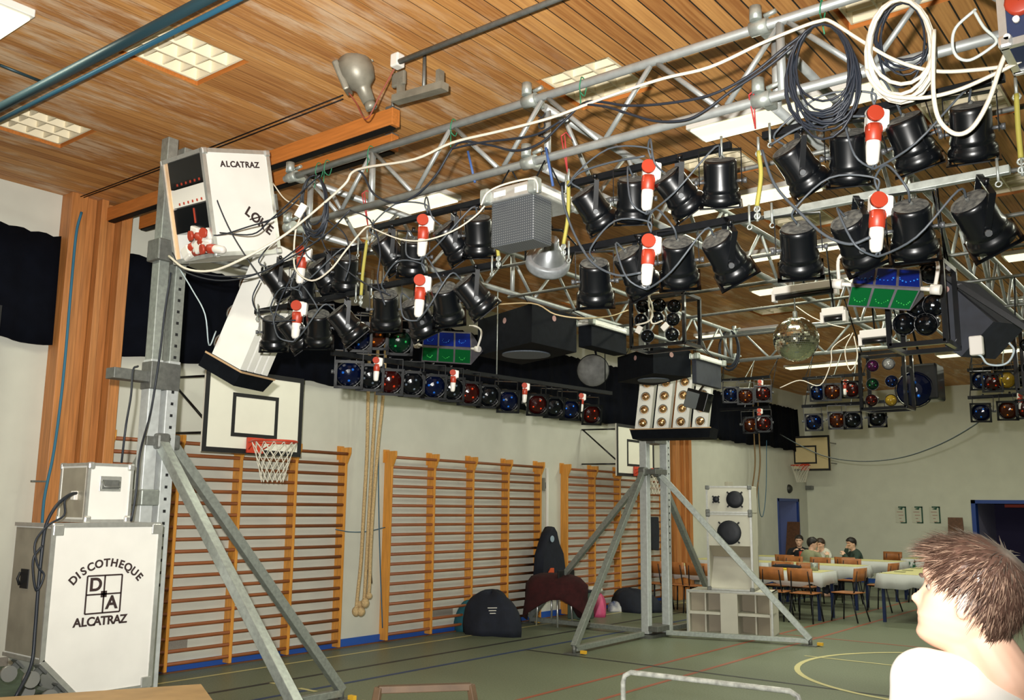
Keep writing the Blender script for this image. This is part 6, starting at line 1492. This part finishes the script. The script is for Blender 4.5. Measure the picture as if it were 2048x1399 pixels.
for bi, (bn, (xa, ya, xb, yb, con, cans)) in enumerate(FRONT.items()):
    c0 = at(con[0], con[1], y=BYY-.10)
    for ci, (cx, cy, al, tt) in enumerate(cans):
        p = at(cx, cy, y=BYY); vd = (p-EYE).normalized(); rgt = vd.cross(UP3).normalized(); dwn = vd.cross(rgt).normalized()
        if dwn.z > 0: dwn = -dwn
        ax = (dwn*math.cos(R(al))+rgt*math.sin(R(al)))*math.cos(R(tt))+vd*math.sin(R(tt)); e = p-ax*.122
        s_ = c0+V((.0, .03, .10)) if ci % 2 == 0 else c0+V((0, -.0, -.165)); md = (s_+e)/2
        if ci % 2 == 0: pts = [s_, s_+V((0, -.03, .05)), md+V((0, -.07, .12)), e-ax*.06+V((0, -.03, .0)), e]
        else: pts = [s_, s_+V((0, -.02, -.04)), md+V((0, -.10, -.08)), e-ax*.05+V((0, -.05, -.02)), e]
        o = MB().tube(spline(pts, 5), .0052, 6).build('cable', CABLEG); tag(o, 'grey cable to %s spotlight, front %s' % (ORD[ci].replace(' from left', ''), bn.split(',')[0]), 'cable', 'grey cables of the front spotlights')
for k, (px, py, lab) in enumerate([(637, 372, 'nearest the amplifier rack'), (655, 352, 'second from the amplifier rack'), (742, 325, 'at the first upright tube'), (908, 268, 'above the left bars'), (1166, 178, 'left of the middle lamp well'), (1645, 20, 'above the dark blue grey coil')]):
    c = at(px, py, y=4.0); m = MB()
    cz_ = at(px, py, y=4.0); cz_.z = ZT
    m.tube([V((cz_.x+.004*math.sin(3*a), 4.0+.032*math.cos(a), ZT-.015+.055*math.sin(a))) for a in [2*PI*j/14 for j in range(14)]], .0035, 5, closed=True); m.tube([V((cz_.x, 3.97, ZT-.05)), V((cz_.x+.02, 3.95, ZT-.16))], .0035, 5)
    tag(m.build('cable_tie', mat('green_tie_wire', (30, 110, 76), .6)), 'green wire tie round top chord '+lab, 'tie', 'green ties on the front truss')
# plugs stuffed into the amplifier rack
for k, (u, v, w_, rot, lab) in enumerate([(-.30, -.215, -.20, 70, 'upper left'), (-.30, -.235, -.10, 60, 'upper right'), (-.30, -.30, -.34, 110, 'lower left'), (-.30, -.31, -.20, 75, 'lower middle'), (-.30, -.32, -.07, 80, 'lower right')]):
    p = Mk @ V((u+.03, v, w_)); M = frame(p, z=(Mk.to_3x3() @ V((0, math.cos(R(rot)), math.sin(R(rot))*(1 if k % 2 else -1)))), x=(Mk.to_3x3() @ V((0, .3, 1)))); o = dup(pt, M @ Mx.Scale(1.0, 4)); o['label'] = 'red and white power plug stuffed in the amplifier rack, %s' % lab; o['group'] = 'red and white power plugs'
# rack at the top right corner
a = at(2001, 96, y=3.66)
t = thing('connector_rack', 'dark blue connector rack with aluminium edges at top right corner', 'flight case', a)
X1, Z1, Y1 = a.x+.52, min(a.z+.58, CZ-.02), 3.93
MB().b2((a.x+.004, 3.668, a.z+.004), (X1-.004, Y1-.004, Z1-.004)).build('shell', mat('dark_blue_panel', (30, 42, 72), .5), t)
rim_box(t, frame(((a.x+X1)/2, 3.66, (a.z+Z1)/2), x=(1, 0, 0), z=(0, -1, 0)), X1-a.x, Z1-a.z, Y1-3.66, .028)
m = MB(); q = at(2040, 8, y=3.66); m.lathe([(.045, 0), (.05, -.03), (.04, -.035), (.001, -.036)], frame((q.x, 3.664, q.z), z=(0, 1, 0)), 16); m.build('red_socket', RED, t)
for px, py in ((2033, 40), (2015, 76)): q = at(px, py, y=3.66); MB().tube([(q.x, 3.645, q.z), (q.x, 3.668, q.z)], .012, 10).build('knob', PWHITE, t)
# cables on the near mast and cases
def cz(pts, r, m, lab, x=-6.38, **k):
    o = MB().tube(spline([at(p[0], p[1], x=(p[2] if len(p) > 2 else x)) for p in pts], 5), r, 6).build('cable', m); return tag(o, lab, 'cable', 'cables on the near mast')
cz([(342, 545), (330, 620), (322, 690), (312, 760), (300, 830), (280, 905, -5.95), (272, 985, -5.93), (262, 1042, -5.93)], .008, CABLE, 'black cable running down the near mast to the small case')
cz([(276, 732, -6.25), (266, 740, -6.2), (262, 790, -6.1), (252, 850, -6.0), (243, 925, -6.05)], .008, CABLE, 'black cable from the winch arm to the small case top')
cz([(160, 984, -6.15), (138, 990, -6.0), (112, 1012, -5.92), (92, 1050, -5.9), (84, 1100, -5.88), (76, 1180, -5.88), (70, 1260, -5.88), (62, 1330, -5.86), (30, 1395, -5.8)], .011, CABLE, 'thick dark cable from the small case down past the big case')
cz([(150, 986, -6.1), (130, 1000, -5.95), (128, 1030, -5.9), (96, 1050, -5.88), (70, 1085, -5.86), (75, 1130, -5.86), (88, 1150, -5.86), (72, 1180, -5.86), (66, 1120, -5.86), (85, 1090, -5.86)], .007, CABLE, 'tangled dark cable hanging at the left of the big case')
q = at(60, 1182, x=-8.42); m = MB(); m.ball(q, .05, 10, 8, (1, 1, 1.3)); m.ball(q+V((.02, .03, .06)), .035, 10, 8); tag(m.build('rope_knot', mat('blue_rope', (44, 104, 132))), 'knot in the blue rope by the near timber column', 'knot')
# strings and cords under the mirror ball motor
for pp, lab in (([(1592, 612), (1625, 634), (1660, 648), (1690, 655)], 'thin string from mirror ball rod to white lamp housing'), ([(1706, 665), (1690, 700), (1700, 740), (1715, 715), (1708, 672)], 'white wire loop hanging right of the mirror ball'), ([(1700, 668), (1665, 695), (1662, 725), (1640, 770), (1600, 760), (1560, 775)], 'long white wire trailing down left under the mirror ball')):
    cable(pp, .004, CABLEW, lab, 7.0)
for px, py, px2, py2, lab in ((1549, 590, 1672, 560, 'left of the right lamp bank'), (1646, 628, 1690, 618, 'short one under right lamp bank'), (1722, 672, 1778, 662, 'short one right of the mirror ball')):
    a, b = at(px, py, y=6.6), at(px2, py2, y=6.6); t = thing('tube_lamp', 'white tube lamp housing, '+lab, 'lamp', (a+b)/2, 'white tube lamp housings in the rig')
    b.z = a.z = (a.z+b.z)/2
    MB().bar(a, b, .07, .055, bev=.004).build('housing', PWHITE, t); MB().tube([a-V((0, 0, .05)), b-V((0, 0, .05))], .02, 10).build('dark_tube', BLACK, t)
    for q in (a, b): MB().b2((q.x-.012, q.y-.03, q.z-.08), (q.x+.012, q.y+.03, q.z)).build('end_cap', PWHITE, t)
    MB().tube([(a+b)/2, hp(*((a+b)/2).xy)], .006, 6).build('hanging_wire', BARM, t)
